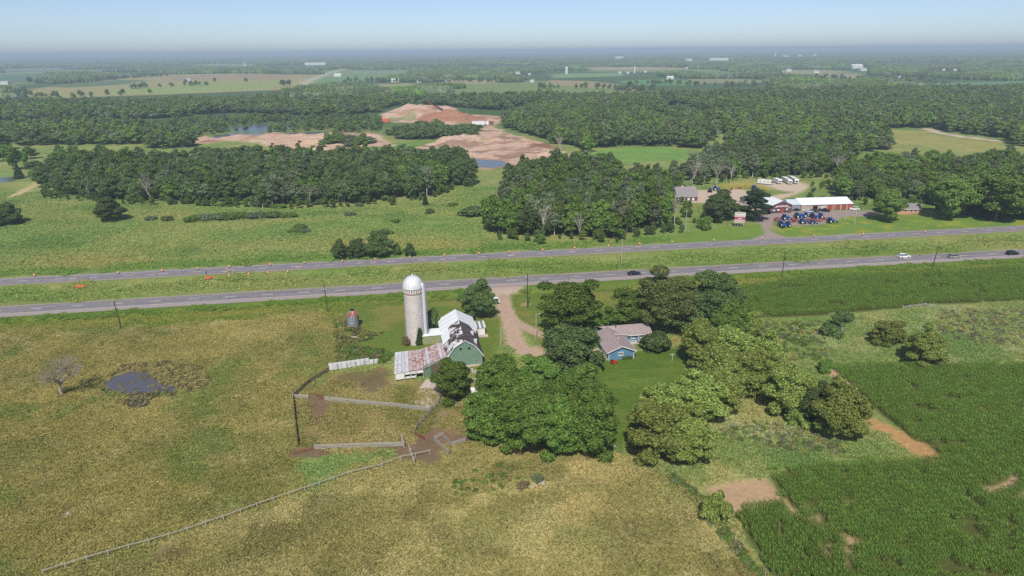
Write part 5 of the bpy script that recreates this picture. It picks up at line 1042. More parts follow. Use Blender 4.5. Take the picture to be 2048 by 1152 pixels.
# ---- blue house
HX, HY = 26.1, 169.1
house = empty('house', (HX, HY, 0), FA, 'blue ranch house with mauve shingle roof and white trim', 'house')
m = MB(); m.box((3.6, 6.6, 1.25), (7.2, 13.2, 2.5)); m.prism([(0, 0.02, 2.5), (7.2, 0.02, 2.5), (3.6, 0.02, 3.95)], (0, 13.1, 0)); m.build('garage_wall', BLUE_WALL, house)
m = MB(); m.box((8.4, 14.0, 1.25), (14.4, 7.0, 2.5)); m.prism([(15.6, 10.5, 2.5), (15.6, 17.5, 2.5), (15.6, 14.0, 3.9)], (-12.0, 0, 0)); m.build('main_wall', BLUE_WALL, house)
def hroof(name, q): m = MB(); m.slab(q, 0.14); return m.build(name, SHINGLE_HOUSE, house)
hroof('roof', [(-0.6, -0.55, 2.42), (3.6, -0.55, 4.12), (3.6, 13.4, 4.12), (-0.6, 13.4, 2.42)]); hroof('roof', [(3.604, -0.55, 4.12), (7.8, -0.55, 2.42), (7.8, 10.3, 2.42), (3.604, 13.4, 4.12)])
hroof('roof', [(7.5, 9.9, 2.46), (16.2, 9.9, 2.46), (16.2, 14.0, 4.1), (1.2, 14.0, 4.1)]); hroof('roof', [(1.2, 14.004, 4.1), (16.2, 14.004, 4.1), (16.2, 18.1, 2.46), (1.2, 18.1, 2.46)])
for nm, a, b in (('barge_board', (-0.6, -0.58, 2.34), (3.6, -0.58, 4.04)), ('barge_board', (3.6, -0.58, 4.04), (7.8, -0.58, 2.34)), ('fascia', (-0.63, -0.5, 2.33), (-0.63, 13.4, 2.33)), ('fascia', (7.83, -0.5, 2.33), (7.83, 10.0, 2.33)), ('fascia', (8.0, 9.87, 2.37), (16.2, 9.87, 2.37)), ('barge_board', (16.23, 9.9, 2.37), (16.23, 14.0, 4.0))):
    m = MB(); m.beam(a, b, 0.06, 0.24); m.build(nm, WHITE, house)
m = MB(); m.beam((4.4, 8.6, 3.85), (8.9, 9.75, 2.62), 0.35, 0.12); m.build('valley_flashing', WHITE, house)
def win(x, y, z, w, h, rot=0, mat=WHITE):
    m = MB(); m.box((x, y, z), (w, 0.06, h) if not rot else (0.06, w, h)); o = m.build('window', mat, house)
    for s in (-1, 1): m = MB(); m.box((x+(s*w*0.22 if not rot else 0.0), y-(0.05 if not rot else 0), z+h*0.08), (w*0.32, 0.03, h*0.5)); m.build('pane', GLASS, o)
win(3.45, -0.05, 1.65, 1.35, 1.15); win(13.4, 10.45, 1.6, 1.4, 1.0); win(10.6, 10.45, 1.6, 1.2, 1.1)
for x in (0.06, 7.14): m = MB(); m.box((x, -0.05, 1.2), (0.16, 0.12, 2.5)); m.build('corner_trim', WHITE, house)
m = MB(); m.box((-0.06, 3.6, 1.1), (0.08, 5.0, 2.2)); o = m.build('garage_door', WHITE, house); m = MB(); m.box((-0.12, 3.6, 1.7), (0.05, 4.2, 0.4)); m.build('pane', GLASS, o)
for x in (8.4, 12.0, 15.5): m = MB(); m.box((x, 9.7, 1.2), (0.14, 0.14, 2.4)); m.build('porch_post', WHITE, house)
m = MB(); m.beam((8.4, 9.68, 0.85), (15.5, 9.68, 0.85), 0.06, 0.1); m.beam((8.4, 9.68, 0.35), (15.5, 9.68, 0.35), 0.06, 0.1); m.build('porch_rail', WHITE, house); m = MB(); m.box((12.0, 9.9, 0.12), (7.2, 1.6, 0.24)); m.build('porch_floor', CONCRETE, house)
for x, y, z, h_ in ((6.2, 13.3, 3.95, 0.7), (5.2, 12.6, 3.8, 0.35), (4.3, 5.0, 3.95, 0.3)): m = MB(); m.tube([(x, y, z-0.3), (x, y, z+h_)], [0.12, 0.12], 8); m.build('vent_pipe', DARK if h_ > 0.5 else WHITE, house)
m = MB(); m.box((-2.0, 4.0, 0.05), (3.8, 7.5, 0.1)); m.build('apron', CONCRETE, house)
for i, (u, v) in enumerate(((1250, 718), (1258, 717))): farm_tree(K_SHRUB[1], u, v, v-7, 12, 'flower_clump', 'low green plants under the blue gable window', 'plants under the gable', 'plant')
# red ride-on mower
x, y = G(1227, 727); t = empty('riding_mower', (x, y, hz(x, y)), 0.5, 'red riding mower parked on the lawn by the blue gable', 'mower')
m = MB(); m.box((0.45, 0, 0.62), (0.85, 0.6, 0.42), top=(0.85, 0.85)); m.build('hood', RED, t); m = MB(); m.box((-0.35, 0, 0.55), (0.8, 0.8, 0.25), top=(0.9, 0.9)); m.build('fender', RED, t); m = MB(); m.box((-0.4, 0, 0.85), (0.45, 0.5, 0.12)); m.box((-0.62, 0, 1.08), (0.1, 0.5, 0.4)); m.build('seat', BLACK, t); m = MB(); m.box((0.0, 0, 0.25), (1.0, 1.25, 0.2), top=(0.9, 0.9)); m.build('deck', RED, t)
for sx, sy, r in ((0.65, 0.4, 0.2), (0.65, -0.4, 0.2), (-0.45, 0.45, 0.29), (-0.45, -0.45, 0.29)): m = MB(); m.lathe([(0.0, -0.1), (r, -0.1), (r, 0.1), (0.0, 0.1)], 14, (sx, sy, r), axis='Y'); m.build('wheel', BLACK, t)
m = MB(); m.tube([(0.1, 0, 0.8), (-0.05, 0, 1.1)], [0.03, 0.03], 6); m.lathe([(0.16, 1.1), (0.18, 1.12), (0.16, 1.14)], 12, (-0.05, 0, 0)); m.build('steering_wheel', BLACK, t)
# clothes-line post
x, y = G(1344, 722); t = empty('clothesline_post', (x, y, hz(x, y)), FA, 'white T shaped clothesline post on the back lawn', 'post'); m = MB(); m.tube([(0, 0, -0.2), (0, 0, 2.0)], [0.07, 0.07], 8); m.build('upright', WHITE, t); m = MB(); m.beam((-0.65, 0, 2.0), (0.65, 0, 2.0), 0.1, 0.1); m.build('cross_arm', WHITE, t)
for (u, v, lab) in ((1216, 803, 'grey plank bench at the edge of the back lawn'), (1222, 896, 'short white rail in the gap of the thicket')):
    x, y = G(u, v); t = empty('plank_bench', (x, y, hz(x, y)), FA, lab, 'bench'); m = MB(); m.box((0, 0, 0.45), (2.2, 0.4, 0.08)); m.build('seat', GREY_BOARD, t)
    for s in (-0.85, 0.85): m = MB(); m.box((s, 0, 0.2), (0.1, 0.36, 0.42)); m.build('leg', GREY_BOARD, t)
# ---- concrete yard, rubble, tank
for P, lab in (([(868, 752), (850, 762), (834, 786), (830, 808), (846, 818), (874, 810), (886, 792), (880, 765)], 'cracked concrete pad before the cattle shed'), ([(896, 804), (930, 772), (950, 752), (985, 748), (962, 780), (946, 810), (898, 812)], 'broken concrete yard beside the box elder')):
    Q = smooth_line(np.vstack([GP(P), GP(P[:1])]), 3)[:-1]; m = MB(); m.prism([(p[0], p[1], 0.02) for p in Q], (0, 0, 0.10)); tag(m.build('concrete_pad', CONCRETE), lab, None, None, 'structure')
rs = random.Random(5)
def stone_mesh(seed):
    r = random.Random(seed); import bmesh; bm = bmesh.new(); bmesh.ops.create_icosphere(bm, subdivisions=1, radius=1)
    for v in bm.verts: v.co *= r.uniform(0.7, 1.2); v.co.z *= 0.7
    me = bpy.data.meshes.new('stone'); bm.to_mesh(me); bm.free(); me.materials.append(STONE); return me
STONES = [stone_mesh(i) for i in range(4)]
def heap(u, v, n, r, smin, smax, label, name='stone_heap'):
    x, y = G(u, v); t = empty(name, (x, y, hz(x, y)), 0, label, 'stone heap')
    for k in range(n):
        a = rs.uniform(0, 6.28); q = r*math.sqrt(rs.random()); s = rs.uniform(smin, smax); o = link('stone', STONES[k % 4], None, t); o.location = (q*math.cos(a), q*math.sin(a)*0.8, s*0.3+0.4*max(0, 1-q/r)*rs.random()); o.scale = (s, s*rs.uniform(0.7, 1), s*rs.uniform(0.6, 1)); o.rotation_euler = (0, 0, a)
heap(1075, 968, 16, 1.6, 0.18, 0.45, 'pale field stones heaped in the lower pasture'); farm_tree(K_SHRUB[4], 1048, 972, 961, 24, 'pasture_weed', 'dead grey bush beside the pasture stone heap', cat='shrub'); farm_tree(K_SHRUB[3], 1076, 962, 947, 18, 'pasture_weed', 'silvery weed growing out of the stone heap', cat='shrub')
heap(1733, 662, 14, 1.6, 0.15, 0.4, 'pinkish stones heaped beside the hawthorn'); heap(985, 745, 26, 3.2, 0.2, 0.5, 'rubble and old boards heaped by the barn corner', 'rubble_heap'); heap(438/1+267, 675, 6, 0.9, 0.3, 0.6, 'white boulders under the grain bin weeds'); heap(1618, 845, 5, 1.2, 0.2, 0.35, 'few stones under the grove end')
for u, v, lab in ((380, 998, 'round white salt block lying in the pasture'), (137, 1028, 'pale flat stone in a bare patch of pasture'), (185, 849, 'brown log lying in the upper pasture')):
    x, y = G(u, v); o = link('pasture_stone', STONES[u % 4]); place(o, x, y, hz(x, y)+0.12, u, (0.42, 0.34, 0.28)); tag(o, lab, 'stone')
x, y = G(950, 787); t = empty('stock_tank', (x, y, 0.1), 0.2, 'white plastic tank half hidden by the thicket', 'tank'); m = MB(); m.lathe([(0.0, -1.1), (0.7, -1.1), (0.85, -0.9), (0.85, 0.9), (0.7, 1.1), (0, 1.1)], 18, (0, 0, 0.85), axis='X'); m.build('tank_shell', WHITE, t); m = MB(); m.box((0, 0, 0.12), (1.6, 0.9, 0.24)); m.build('cradle', GREY_BOARD, t)
# ---- fences
UNIT = {}
def unit(mat, nm):
    if (mat.name, nm) not in UNIT: m = MB(); m.box((0, 0, 0), (1, 1, 1)); UNIT[(mat.name, nm)] = m.mesh(nm, [mat])
    return UNIT[(mat.name, nm)]
def bar(nm, a, b, w, h, mat, par):
    a = Vector(a); b = Vector(b); d = b-a; o = link(nm, unit(mat, nm), None, par); o.location = (a+b)/2; o.scale = (d.length, w, h)
    o.rotation_euler = (0, -math.atan2(d.z, math.hypot(d.x, d.y)), math.atan2(d.y, d.x)); return o
def fence(label, px, spacing, rails, ph, mat, pmat=None, name='board_fence', rail=(0.05, 0.16), pw=0.16):
    P = GP(px); c = P[0]; t = empty(name, (c[0], c[1], 0), 0, label, 'fence'); prev = None
    for a, b in zip(P[:-1], P[1:]):
        n = max(1, round(np.linalg.norm(b-a)/spacing))
        for k in range(n+1):
            if k == 0 and prev is not None: continue
            p = a+(b-a)*k/n; z = hz(*p); q = Vector((p[0]-c[0], p[1]-c[1], z)); hh = ph*rs.uniform(0.96, 1.06)
            o = link('post', unit(pmat or mat, 'post'), None, t); o.location = q+Vector((0, 0, hh/2-0.1)); o.scale = (pw, pw, hh+0.2); o.rotation_euler = (rs.uniform(-.03, .03), rs.uniform(-.03, .03), 0.2)
            if prev is not None:
                for r in rails: bar('rail', prev+Vector((0, -0.1, r+rs.uniform(-.03, .03))), q+Vector((0, -0.1, r+rs.uniform(-.03, .03))), rail[0], rail[1], mat, t)
            prev = q
    return t
R4 = (0.25, 0.55, 0.85, 1.15)
fence('long single rail fence crossing the pasture', [(88, 1152), (376, 1062), (610, 981), (697, 951), (765, 933), (802, 918), (860, 906)], 3.0, (1.05,), 1.15, GREY_BOARD, None, 'rail_fence', (0.06, 0.14), 0.15)
fence('four board fence along the middle of the cattle yard', [(649, 800), (740, 808), (860, 822)], 2.4, R4, 1.35, GREY_BOARD, BOARD_DARK)
fence('short board fence closing the yard corner', [(586, 796), (616, 797)], 2.2, R4, 1.35, GREY_BOARD)
fence('four board fence at the lower side of the yard', [(629, 896), (720, 892), (808, 890)], 2.5, R4, 1.3, GREY_BOARD, BOARD_DARK)
fence('dark plank fence running down to the yard corner', [(587, 796), (592, 850), (597, 892)], 1.6, (0.3, 0.6, 0.9, 1.2), 1.4, BOARD_DARK, None, 'plank_fence', (0.06, 0.22)); fence('weathered plank fence rising to the white panels', [(588, 795), (620, 765), (657, 742)], 1.8, (0.3, 0.6, 0.9, 1.2), 1.4, BOARD_DARK, None, 'plank_fence', (0.06, 0.2))
fence('rusty gate panels sagging by the yard corner', [(586, 908), (608, 902), (628, 896)], 1.8, (0.3, 0.6, 0.9), 1.1, RUST, None, 'gate_panel', (0.04, 0.08), 0.1); fence('old boards of the lane fence up to the barnyard', [(829, 868), (838, 850), (850, 836), (864, 822), (878, 808), (882, 796)], 2.0, (0.4, 0.8, 1.15), 1.3, GREY_BOARD, BOARD_DARK)
fence('rusty red gate swung open in the lane', [(829, 868), (848, 878)], 2.0, (0.3, 0.6, 0.9, 1.1), 1.2, RUST, None, 'gate_panel', (0.04, 0.1), 0.1); fence('rusty gate standing open at the yard gap', [(633, 792), (648, 799)], 1.6, (0.4, 0.8, 1.1), 1.2, RUST, None, 'gate_panel', (0.04, 0.1), 0.1)
fence('zigzag holding pen of grey boards by the thicket', [(898, 910), (868, 880), (885, 872), (902, 893), (932, 884)], 1.8, (0.4, 0.8, 1.2), 1.4, GREY_BOARD, BOARD_DARK); fence('short gate frame at the end of the pasture rail', [(819, 900), (829, 926)], 1.6, (0.5, 0.95, 1.3), 1.7, GREY_BOARD); fence('tall gate posts at the end of the lower yard fence', [(804, 880), (808, 892)], 1.2, (0.5, 1.0, 1.4), 1.9, GREY_BOARD)
fence('old wire fence by the grain bin weeds', [(688, 632), (684, 655), (680, 690), (676, 722)], 4.0, (), 1.3, BOARD_DARK, None, 'wire_fence'); fence('leaning posts of an old wire fence below the thicket', [(966, 884), (1052, 894), (1150, 904), (1345, 944), (1420, 1010), (1470, 1080), (1530, 1152)], 7.0, (), 1.2, GREY_BOARD, None, 'wire_fence', pw=0.1)
fence('broken board fence between corn and weedy slope', [(1805, 618), (1850, 612), (1870, 616)], 3.0, (0.5, 0.9), 1.2, GREY_BOARD, None, 'broken_fence'); fence('wire fence posts along the highway ditch', [(0, 660), (240, 655), (450, 642), (655, 622)], 9.0, (), 1.1, BOARD_DARK, None, 'wire_fence', pw=0.1)
fence('white gate rails at the barn corner', [(938, 742), (952, 752)], 1.5, (0.4, 0.8, 1.2), 1.4, WHITE, None, 'gate_panel')
P0, P1 = G(658, 741), G(757, 727); t = empty('panel_fence', (P0[0], P0[1], 0), 0, 'white sheet metal panel fence at the head of the yard', 'fence')
for k in range(11):
    a = P0+(P1-P0)*k/11; b = P0+(P1-P0)*((k+1)/11-0.006); h_ = 2.0 if k < 9 else 1.45; r = a-P0; s = b-P0; bar('panel', (r[0], r[1], h_/2+0.05), (s[0], s[1], h_/2+0.05), 0.05, h_, SHEETS[0] if k % 3 else WHITE, t)
    if k % 2 == 0: o = link('post', unit(BOARD_DARK, 'post'), None, t); o.location = (r[0], r[1]-0.12, 0.7); o.scale = (0.16, 0.14, 1.5)
m = None
# ---- poles
def pole(u, vb, vt, label, arm=True, mat=POLE, lamp=False, lean=0.0, transformer=False):
    x, y = G(u, vb); h = height_of(x, y, vt); t = empty('utility_pole' if not lamp else 'yard_lamp', (x, y, hz(x, y)), FA, label, 'pole'); m = MB(); m.tube([(0, 0, -0.3), (lean*0.5, 0, h*0.5), (lean, 0, h)], [0.17, 0.15, 0.11] if not lamp else [0.12, 0.11, 0.09], 10); m.build('shaft', mat, t)
    if arm:
        m = MB(); m.beam((lean*0.95, -1.15, h-0.45), (lean*0.95, 1.15, h-0.45), 0.1, 0.12); a = m.build('cross_arm', mat, t)
        for s in (-1.0, 0.0, 1.0): m = MB(); m.lathe([(0.05, 0), (0.07, 0.08), (0.03, 0.2)], 8, (lean*0.95, s, h-0.38)); m.build('insulator', PALE_POLE, a)
    if transformer: m = MB(); m.lathe([(0, -0.45), (0.26, -0.45), (0.26, 0.4), (0, 0.45)], 12, (-0.45, 0, h-1.7)); m.build('transformer', STEEL, t)
    if lamp: m = MB(); m.beam((0, 0, h-0.1), (0.9, -0.3, h+0.15), 0.07, 0.07); m.build('bracket', STEEL, t); m = MB(); m.lathe([(0.05, 0.12), (0.2, 0.0), (0.16, -0.12)], 10, (0.95, -0.32, h+0.1)); m.build('lamp_head', WHITE, t)
pole(243, 658, 602, 'dark utility pole at the pasture ditch near the dead tree side', lean=-0.5); pole(656, 626, 571, 'dark utility pole with transformer near the grain bin', lean=-0.35, transformer=True); pole(1055, 615, 545, 'tall dark utility pole inside the driveway bend', arm=False, transformer=True); pole(1562, 564, 506, 'dark utility pole at the corner of the highway corn', lean=0.2); pole(1862, 545, 493, 'leaning dark pole above the long edge of the highway corn', lean=0.9)
pole(1243, 522, 473, 'pale bare pole in the median', arm=True, mat=PALE_POLE); pole(1371, 458, 419, 'pale pole at the wood edge by the dealership', arm=True, mat=PALE_POLE); pole(1709, 450, 419, 'pale lamp pole on the dealership lawn', arm=False, mat=PALE_POLE, lamp=True); pole(1690, 441, 413, 'thin pale pole behind the parked tractors', arm=False, mat=PALE_POLE)
pole(1072, 680, 628, 'grey yard lamp post by the short drive spur', arm=False, mat=PALE_POLE, lamp=True); pole(1002, 696, 656, 'grey lamp post on the barn side of the drive', arm=False, mat=PALE_POLE, lamp=True)
# ============================================================ VEHICLES, DEALERSHIP, PIT, FAR FARMS
ORANGE = simple('safety_orange', (240, 104, 60), 0.5, var=0.1); BLUE_P = simple('tractor_blue', (44, 92, 168), 0.4, var=0.12); RIM = simple('wheel_rim', (226, 226, 222), 0.5, var=0.08); AMBER = simple('tail_lamp', (190, 30, 24), 0.4); GREYP = simple('grey_car_paint', (168, 170, 172), 0.3, 0.3, var=0.06); BLACKP = simple('black_car_paint', (34, 34, 40), 0.25, 0.1, var=0.1); WHITEP = simple('white_car_paint', (236, 236, 236), 0.3, var=0.03); GREENP = simple('dark_green_paint', (56, 66, 60), 0.35, var=0.1); BLUEGLASS = GLASS
MAROON = plank_mat('maroon_siding', (104, 74, 82), 0.3, None, 'Z', 0.12); TANBLOCK = plank_mat('tan_block', (186, 164, 150), 0.25, None, 'Z', 0.1); GREYWALL = plank_mat('grey_metal_wall', (140, 150, 158), 0.4, None, 'Z', 0.08); BRICK = plank_mat('orange_brick', (206, 148, 118), 0.15, None, 'Z', 0.18)
ROOF_GREY = roof_mat('grey_shingles', (132, 126, 128), (154, 146, 146), 1.5, (0.4, 0.6)); DOOR_RED = simple('red_door', (158, 78, 68), 0.6, var=0.1)
def wheel(par, x, y, r, w, rim=RIM):
    m = MB(); m.lathe([(r*0.55, -w/2), (r*0.92, -w/2), (r, -w*0.3), (r, w*0.3), (r*0.92, w/2), (r*0.55, w/2)], 16, (x, y, r), axis='Y'); o = m.build('wheel', BLACK, par)
    m = MB(); m.lathe([(0.0, -w*0.42), (r*0.56, -w*0.45), (r*0.56, w*0.45), (0.0, w*0.42)], 14, (x, y, r), axis='Y'); m.build('rim', rim, o)
def car(name, label, x, y, rz, paint, kind='suv', z=0.07):
    t = empty(name, (x, y, z), rz, label, 'car'); L, W, H = {'suv': (4.7, 1.9, 1.72), 'sedan': (4.8, 1.84, 1.45), 'pickup': (5.6, 2.0, 1.85)}[kind]; hl = L/2; bz = 0.62*H
    side = [(-hl, 0.32), (-hl+0.1, 0.28), (hl-0.1, 0.28), (hl, 0.4), (hl-0.02, bz*0.82), (hl-0.25, bz*0.92), (hl*0.42, bz), (-hl+0.15, bz+0.02), (-hl, bz*0.9)]
    m = MB(); m.prism([(a, -W/2, b) for a, b in side], (0, W, 0)); m.build('body', paint, t)
    if kind == 'pickup': c0, c1, r0, r1 = -0.55, 1.35, -0.45, 0.85
    elif kind == 'suv': c0, c1, r0, r1 = -hl+0.12, 1.15, -hl+0.4, 0.45
    else: c0, c1, r0, r1 = -hl+0.7, 1.2, -hl+1.4, 0.4
    w0, w1 = W/2-0.06, W/2-0.24; z0, z1 = bz-0.02, H-0.06
    m = MB(); m.add([(c0, -w0, z0), (c1, -w0, z0), (c1, w0, z0), (c0, w0, z0), (r0, -w1, z1), (r1, -w1, z1), (r1, w1, z1), (r0, w1, z1)], [(0, 3, 2, 1), (4, 5, 6, 7), (0, 1, 5, 4), (1, 2, 6, 5), (2, 3, 7, 6), (3, 0, 4, 7)]); c = m.build('glasshouse', GLASS, t)
    m = MB(); m.box(((r0+r1)/2, 0, H-0.03), (r1-r0+0.06, 2*w1+0.06, 0.07), top=(0.94, 0.92)); m.build('roof', paint, t)
    m = MB()
    for s in (-1, 1):
        for a, b in (((c0, w0), (r0, w1)), ((c1, w0), (r1, w1)), (((c0+c1)/2, w0), ((r0+r1)/2, w1))): m.beam((a[0], s*a[1]*1.005, z0), (b[0], s*b[1]*1.01, z1), 0.09, 0.05)
    m.build('pillar', paint, c)
    if kind == 'pickup': m = MB(); m.box((-1.7, 0, bz-0.02), (2.0, W-0.3, 0.08)); m.build('bed', DARK, t)
    for a in (hl*0.62, -hl*0.60):
        for s in (-1, 1): wheel(t, a, s*(W/2-0.1), 0.36, 0.24, STEEL)
    for s in (-1, 1):
        m = MB(); m.box((hl-0.05, s*(W/2-0.32), bz*0.74), (0.12, 0.42, 0.16)); m.build('headlight', WHITE, t); m = MB(); m.box((-hl+0.02, s*(W/2-0.2), bz*0.84), (0.1, 0.2, 0.3)); m.build('tail_light', AMBER, t)
    return t
def on_px(u, v): x, y = G(u, v); return x, y
RA = math.atan(0.152)
car('suv', 'white SUV driving past the highway corn', *on_px(1807, 515.5), RA, WHITEP); car('suv', 'silver grey SUV following beyond the leaning pole', *on_px(1908, 516), RA, GREYP); car('suv', 'black SUV at the far end of the near carriageway', *on_px(2024, 509.5), RA, BLACKP); car('sedan', 'black sedan passing behind the tall maples', *on_px(1268, 549.5), RA, BLACKP, 'sedan')
car('sedan', 'white car parked under the oak on the drive', *on_px(992, 603), math.radians(100), WHITEP, 'sedan', 0.02)
for u, v, lab, p, k, rz in ((1616, 424.5, 'white sedan parked before the tan workshop', WHITEP, 'sedan', -0.9), (1629, 423.7, 'dark green car parked with its hood to the workshop', GREENP, 'sedan', -0.9), (1648, 423, 'dark pickup parked before the white workshop door', BLACKP, 'pickup', -0.6), (1708, 420, 'pale car parked at the end of the workshop', WHITEP, 'suv', 3.0), (1592, 421.5, 'black car beside the grey lean-to wall', BLACKP, 'sedan', 0.2)):
    x, y = G(u, v); car(k if k != 'suv' else 'parked_car', lab, x, y, rz, p, k, hz(x, y)+0.02)
# ---- work zone
def drum_proto():
    t = empty('traffic_drum', (0, 0, 0)); m = MB(); m.lathe([(0.0, 0.08), (0.32, 0.08), (0.31, 0.38), (0.28, 0.40), (0.27, 0.70), (0.24, 0.72), (0.22, 1.05), (0.0, 1.08)], 16); b = m.build('barrel', ORANGE, t)
    for z, r in ((0.50, 0.292), (0.82, 0.252)): m = MB(); m.lathe([(r, z-0.09), (r-0.01, z+0.09)], 16); m.build('reflective_band', WHITE, b)
    m = MB(); m.lathe([(0.0, 0.0), (0.46, 0.0), (0.46, 0.08), (0.3, 0.1)], 16); m.build('base', BLACK, t); return t
proto = drum_proto(); DR = [(69, 553), (236.9, 547.4), (324.5, 543.4), (395.3, 539.5), (459, 535.3), (541, 531), (609, 527.6), (685, 524), (750, 520.3), (820, 516.4), (889, 512.4), (958, 508.8), (1018, 505), (1085, 501.3), (1149, 497.6), (1217, 494), (1279, 489.8), (1344, 486), (1427, 482.6), (1524, 478.8), (1628, 474), (1726, 470.3), (1850, 465)]
MD = [(458, 552), (497.5, 549.5), (536, 547), (576, 544.5), (-20, 578)]
for i, (u, v) in enumerate(DR+MD):
    o = proto if i == 0 else copy_tree(proto); x, y = G(u, v); place(o, x, y, 0.07 if i < len(DR) else hz(x, y), 0, 1.0)
    tag(o, 'orange and white traffic drum lining the far shoulder of the highway' if i < len(DR) else 'orange and white traffic drum on the median edge by the arrow trailer', 'traffic drum', 'drums on the far shoulder' if i < len(DR) else 'drums on the median edge')
def tube_proto():
    t = empty('channel_post', (0, 0, 0)); m = MB(); m.lathe([(0.2, 0), (0.2, 0.06), (0.07, 0.08), (0.06, 1.05), (0, 1.08)], 10); m.build('tube', ORANGE, t); m = MB(); m.lathe([(0.072, 0.7), (0.07, 0.95)], 10); m.build('reflective_band', WHITE, t); m = MB(); m.box((-0.9, 0, 0.02), (2.0, 0.3, 0.02)); m.build('pavement_bar', PAINT, t); return t
proto = tube_proto()
for i, (u, v) in enumerate(((152.8, 557), (309, 550), (455, 542.7), (603, 534), (752, 525.8), (891, 518.4), (1027, 511.2), (1152, 502.7), (1281, 493.7))):
    o = proto if i == 0 else copy_tree(proto); x, y = G(u, v); place(o, x, y, 0.08, RA, 1.1); tag(o, 'slim orange marker post standing in the closed lane', 'marker post', 'marker posts in the closed lane')
x, y = G(417, 557); t = empty('arrow_board_trailer', (x, y, hz(x, y)), 0.3, 'orange arrow board trailer parked on the median edge', 'trailer')
m = MB(); m.box((0, 0, 0.75), (2.4, 1.3, 0.5), top=(0.8, 0.9)); m.build('chassis', ORANGE, t); m = MB(); m.beam((1.2, 0, 0.6), (2.8, 0, 0.5), 0.12, 0.12); m.build('drawbar', ORANGE, t); m = MB(); m.box((-0.5, 0, 1.5), (0.1, 0.1, 1.6)); m.build('mast', ORANGE, t); m = MB(); m.box((-0.5, 0.0, 2.6), (0.12, 1.3, 1.1)); m.build('board', DARK, t); wheel(t, -0.1, -0.75, 0.38, 0.22); wheel(t, -0.1, 0.75, 0.38, 0.22)
x, y = G(161, 573); t = empty('barrier_sections', (x, y, hz(x, y)), 0.15, 'orange water barrier lying on the median grass', 'barrier')
for k in range(2): m = MB(); m.prism([(-1.6+k*1.65, -0.3, 0), (-1.6+k*1.65, 0.3, 0), (-1.6+k*1.65, 0.12, 0.95), (-1.6+k*1.65, -0.12, 0.95)], (1.55, 0, 0)); m.build('barrier_body', ORANGE, t)
# ---- dealership: gabled showroom
def gable_house(name, label, cat, x, y, rz, W, D, ze, zp, wall, roof, ridge='y', over=0.4, group=None, z=0.0):
    """W along local x, D along local y (front at y=0)"""
    t = empty(name, (x, y, z), rz, label, cat, group); m = MB(); m.box((W/2, D/2, ze/2), (W, D, ze))
    if ridge == 'y': m.prism([(0, 0.01, ze), (W, 0.01, ze), (W/2, 0.01, zp)], (0, D-0.02, 0)); sl = [[(-over, -over, ze-0.1), (W/2-0.004, -over, zp+0.1), (W/2-0.004, D+over, zp+0.1), (-over, D+over, ze-0.1)], [(W/2+0.004, -over, zp+0.1), (W+over, -over, ze-0.1), (W+over, D+over, ze-0.1), (W/2+0.004, D+over, zp+0.1)]]
    else: m.prism([(0.01, 0, ze), (0.01, D, ze), (0.01, D/2, zp)], (W-0.02, 0, 0)); sl = [[(-over, -over, ze-0.1), (W+over, -over, ze-0.1), (W+over, D/2-0.004, zp+0.1), (-over, D/2-0.004, zp+0.1)], [(-over, D/2+0.004, zp+0.1), (W+over, D/2+0.004, zp+0.1), (W+over, D+over, ze-0.1), (-over, D+over, ze-0.1)]]
    m.build('wall', wall, t)
    for q in sl: m = MB(); m.slab(q, 0.1); m.build('roof', roof, t)
    return t
t = gable_house('showroom', 'maroon fronted dealership showroom with white metal roof', 'building', 132.6, 342.1, math.radians(8.8), 11.8, 24, 4.1, 6.3, MAROON, WHITE_ROOF)
for x0, w, z0, h_ in ((0.7, 2.0, 0.9, 1.3), (3.0, 2.2, 0.8, 1.6), (8.0, 1.5, 0.9, 1.7)): m = MB(); m.box((x0+w/2, -0.04, z0+h_/2), (w, 0.06, h_)); o = m.build('window', GLASS, t); m = MB(); m.box((x0+w/2, -0.08, z0+h_*0.55), (w*0.7, 0.03, h_*0.5)); m.build('poster', WHITE, o)
m = MB(); m.box((6.2, -0.05, 1.2), (1.5, 0.08, 2.3)); m.build('door', DOOR_RED, t)
m = MB(); m.box((5.9, -0.06, 3.55), (6.6, 0.06, 0.75)); sg = m.build('sign_band', simple('sign_pink', (216, 176, 182), 0.6, var=0.1), t)
m = MB()
for k in (-1, 1): m.beam((5.4, -0.12, 3.75-0.55*k), (6.4, -0.12, 3.75+0.55*k), 0.05, 0.24, up=(0, 1, 0))
m.build('crossed_emblem', WHITE, sg)
for x0, z0, w in ((1.0, 3.0, 0.5), (1.8, 3.0, 0.5), (2.6, 3.0, 0.5), (9.6, 2.6, 1.4), (8.2, 3.1, 1.7)): m = MB(); m.box((x0+w/2, -0.06, z0), (w, 0.05, 0.26)); m.build('sign_plate', WHITE, t)
for x0 in (0.1, 11.7): m = MB(); m.box((x0, -0.06, 2.0), (0.2, 0.1, 4.0)); m.build('corner_trim', simple('pink_trim', (206, 150, 156), 0.6), t)
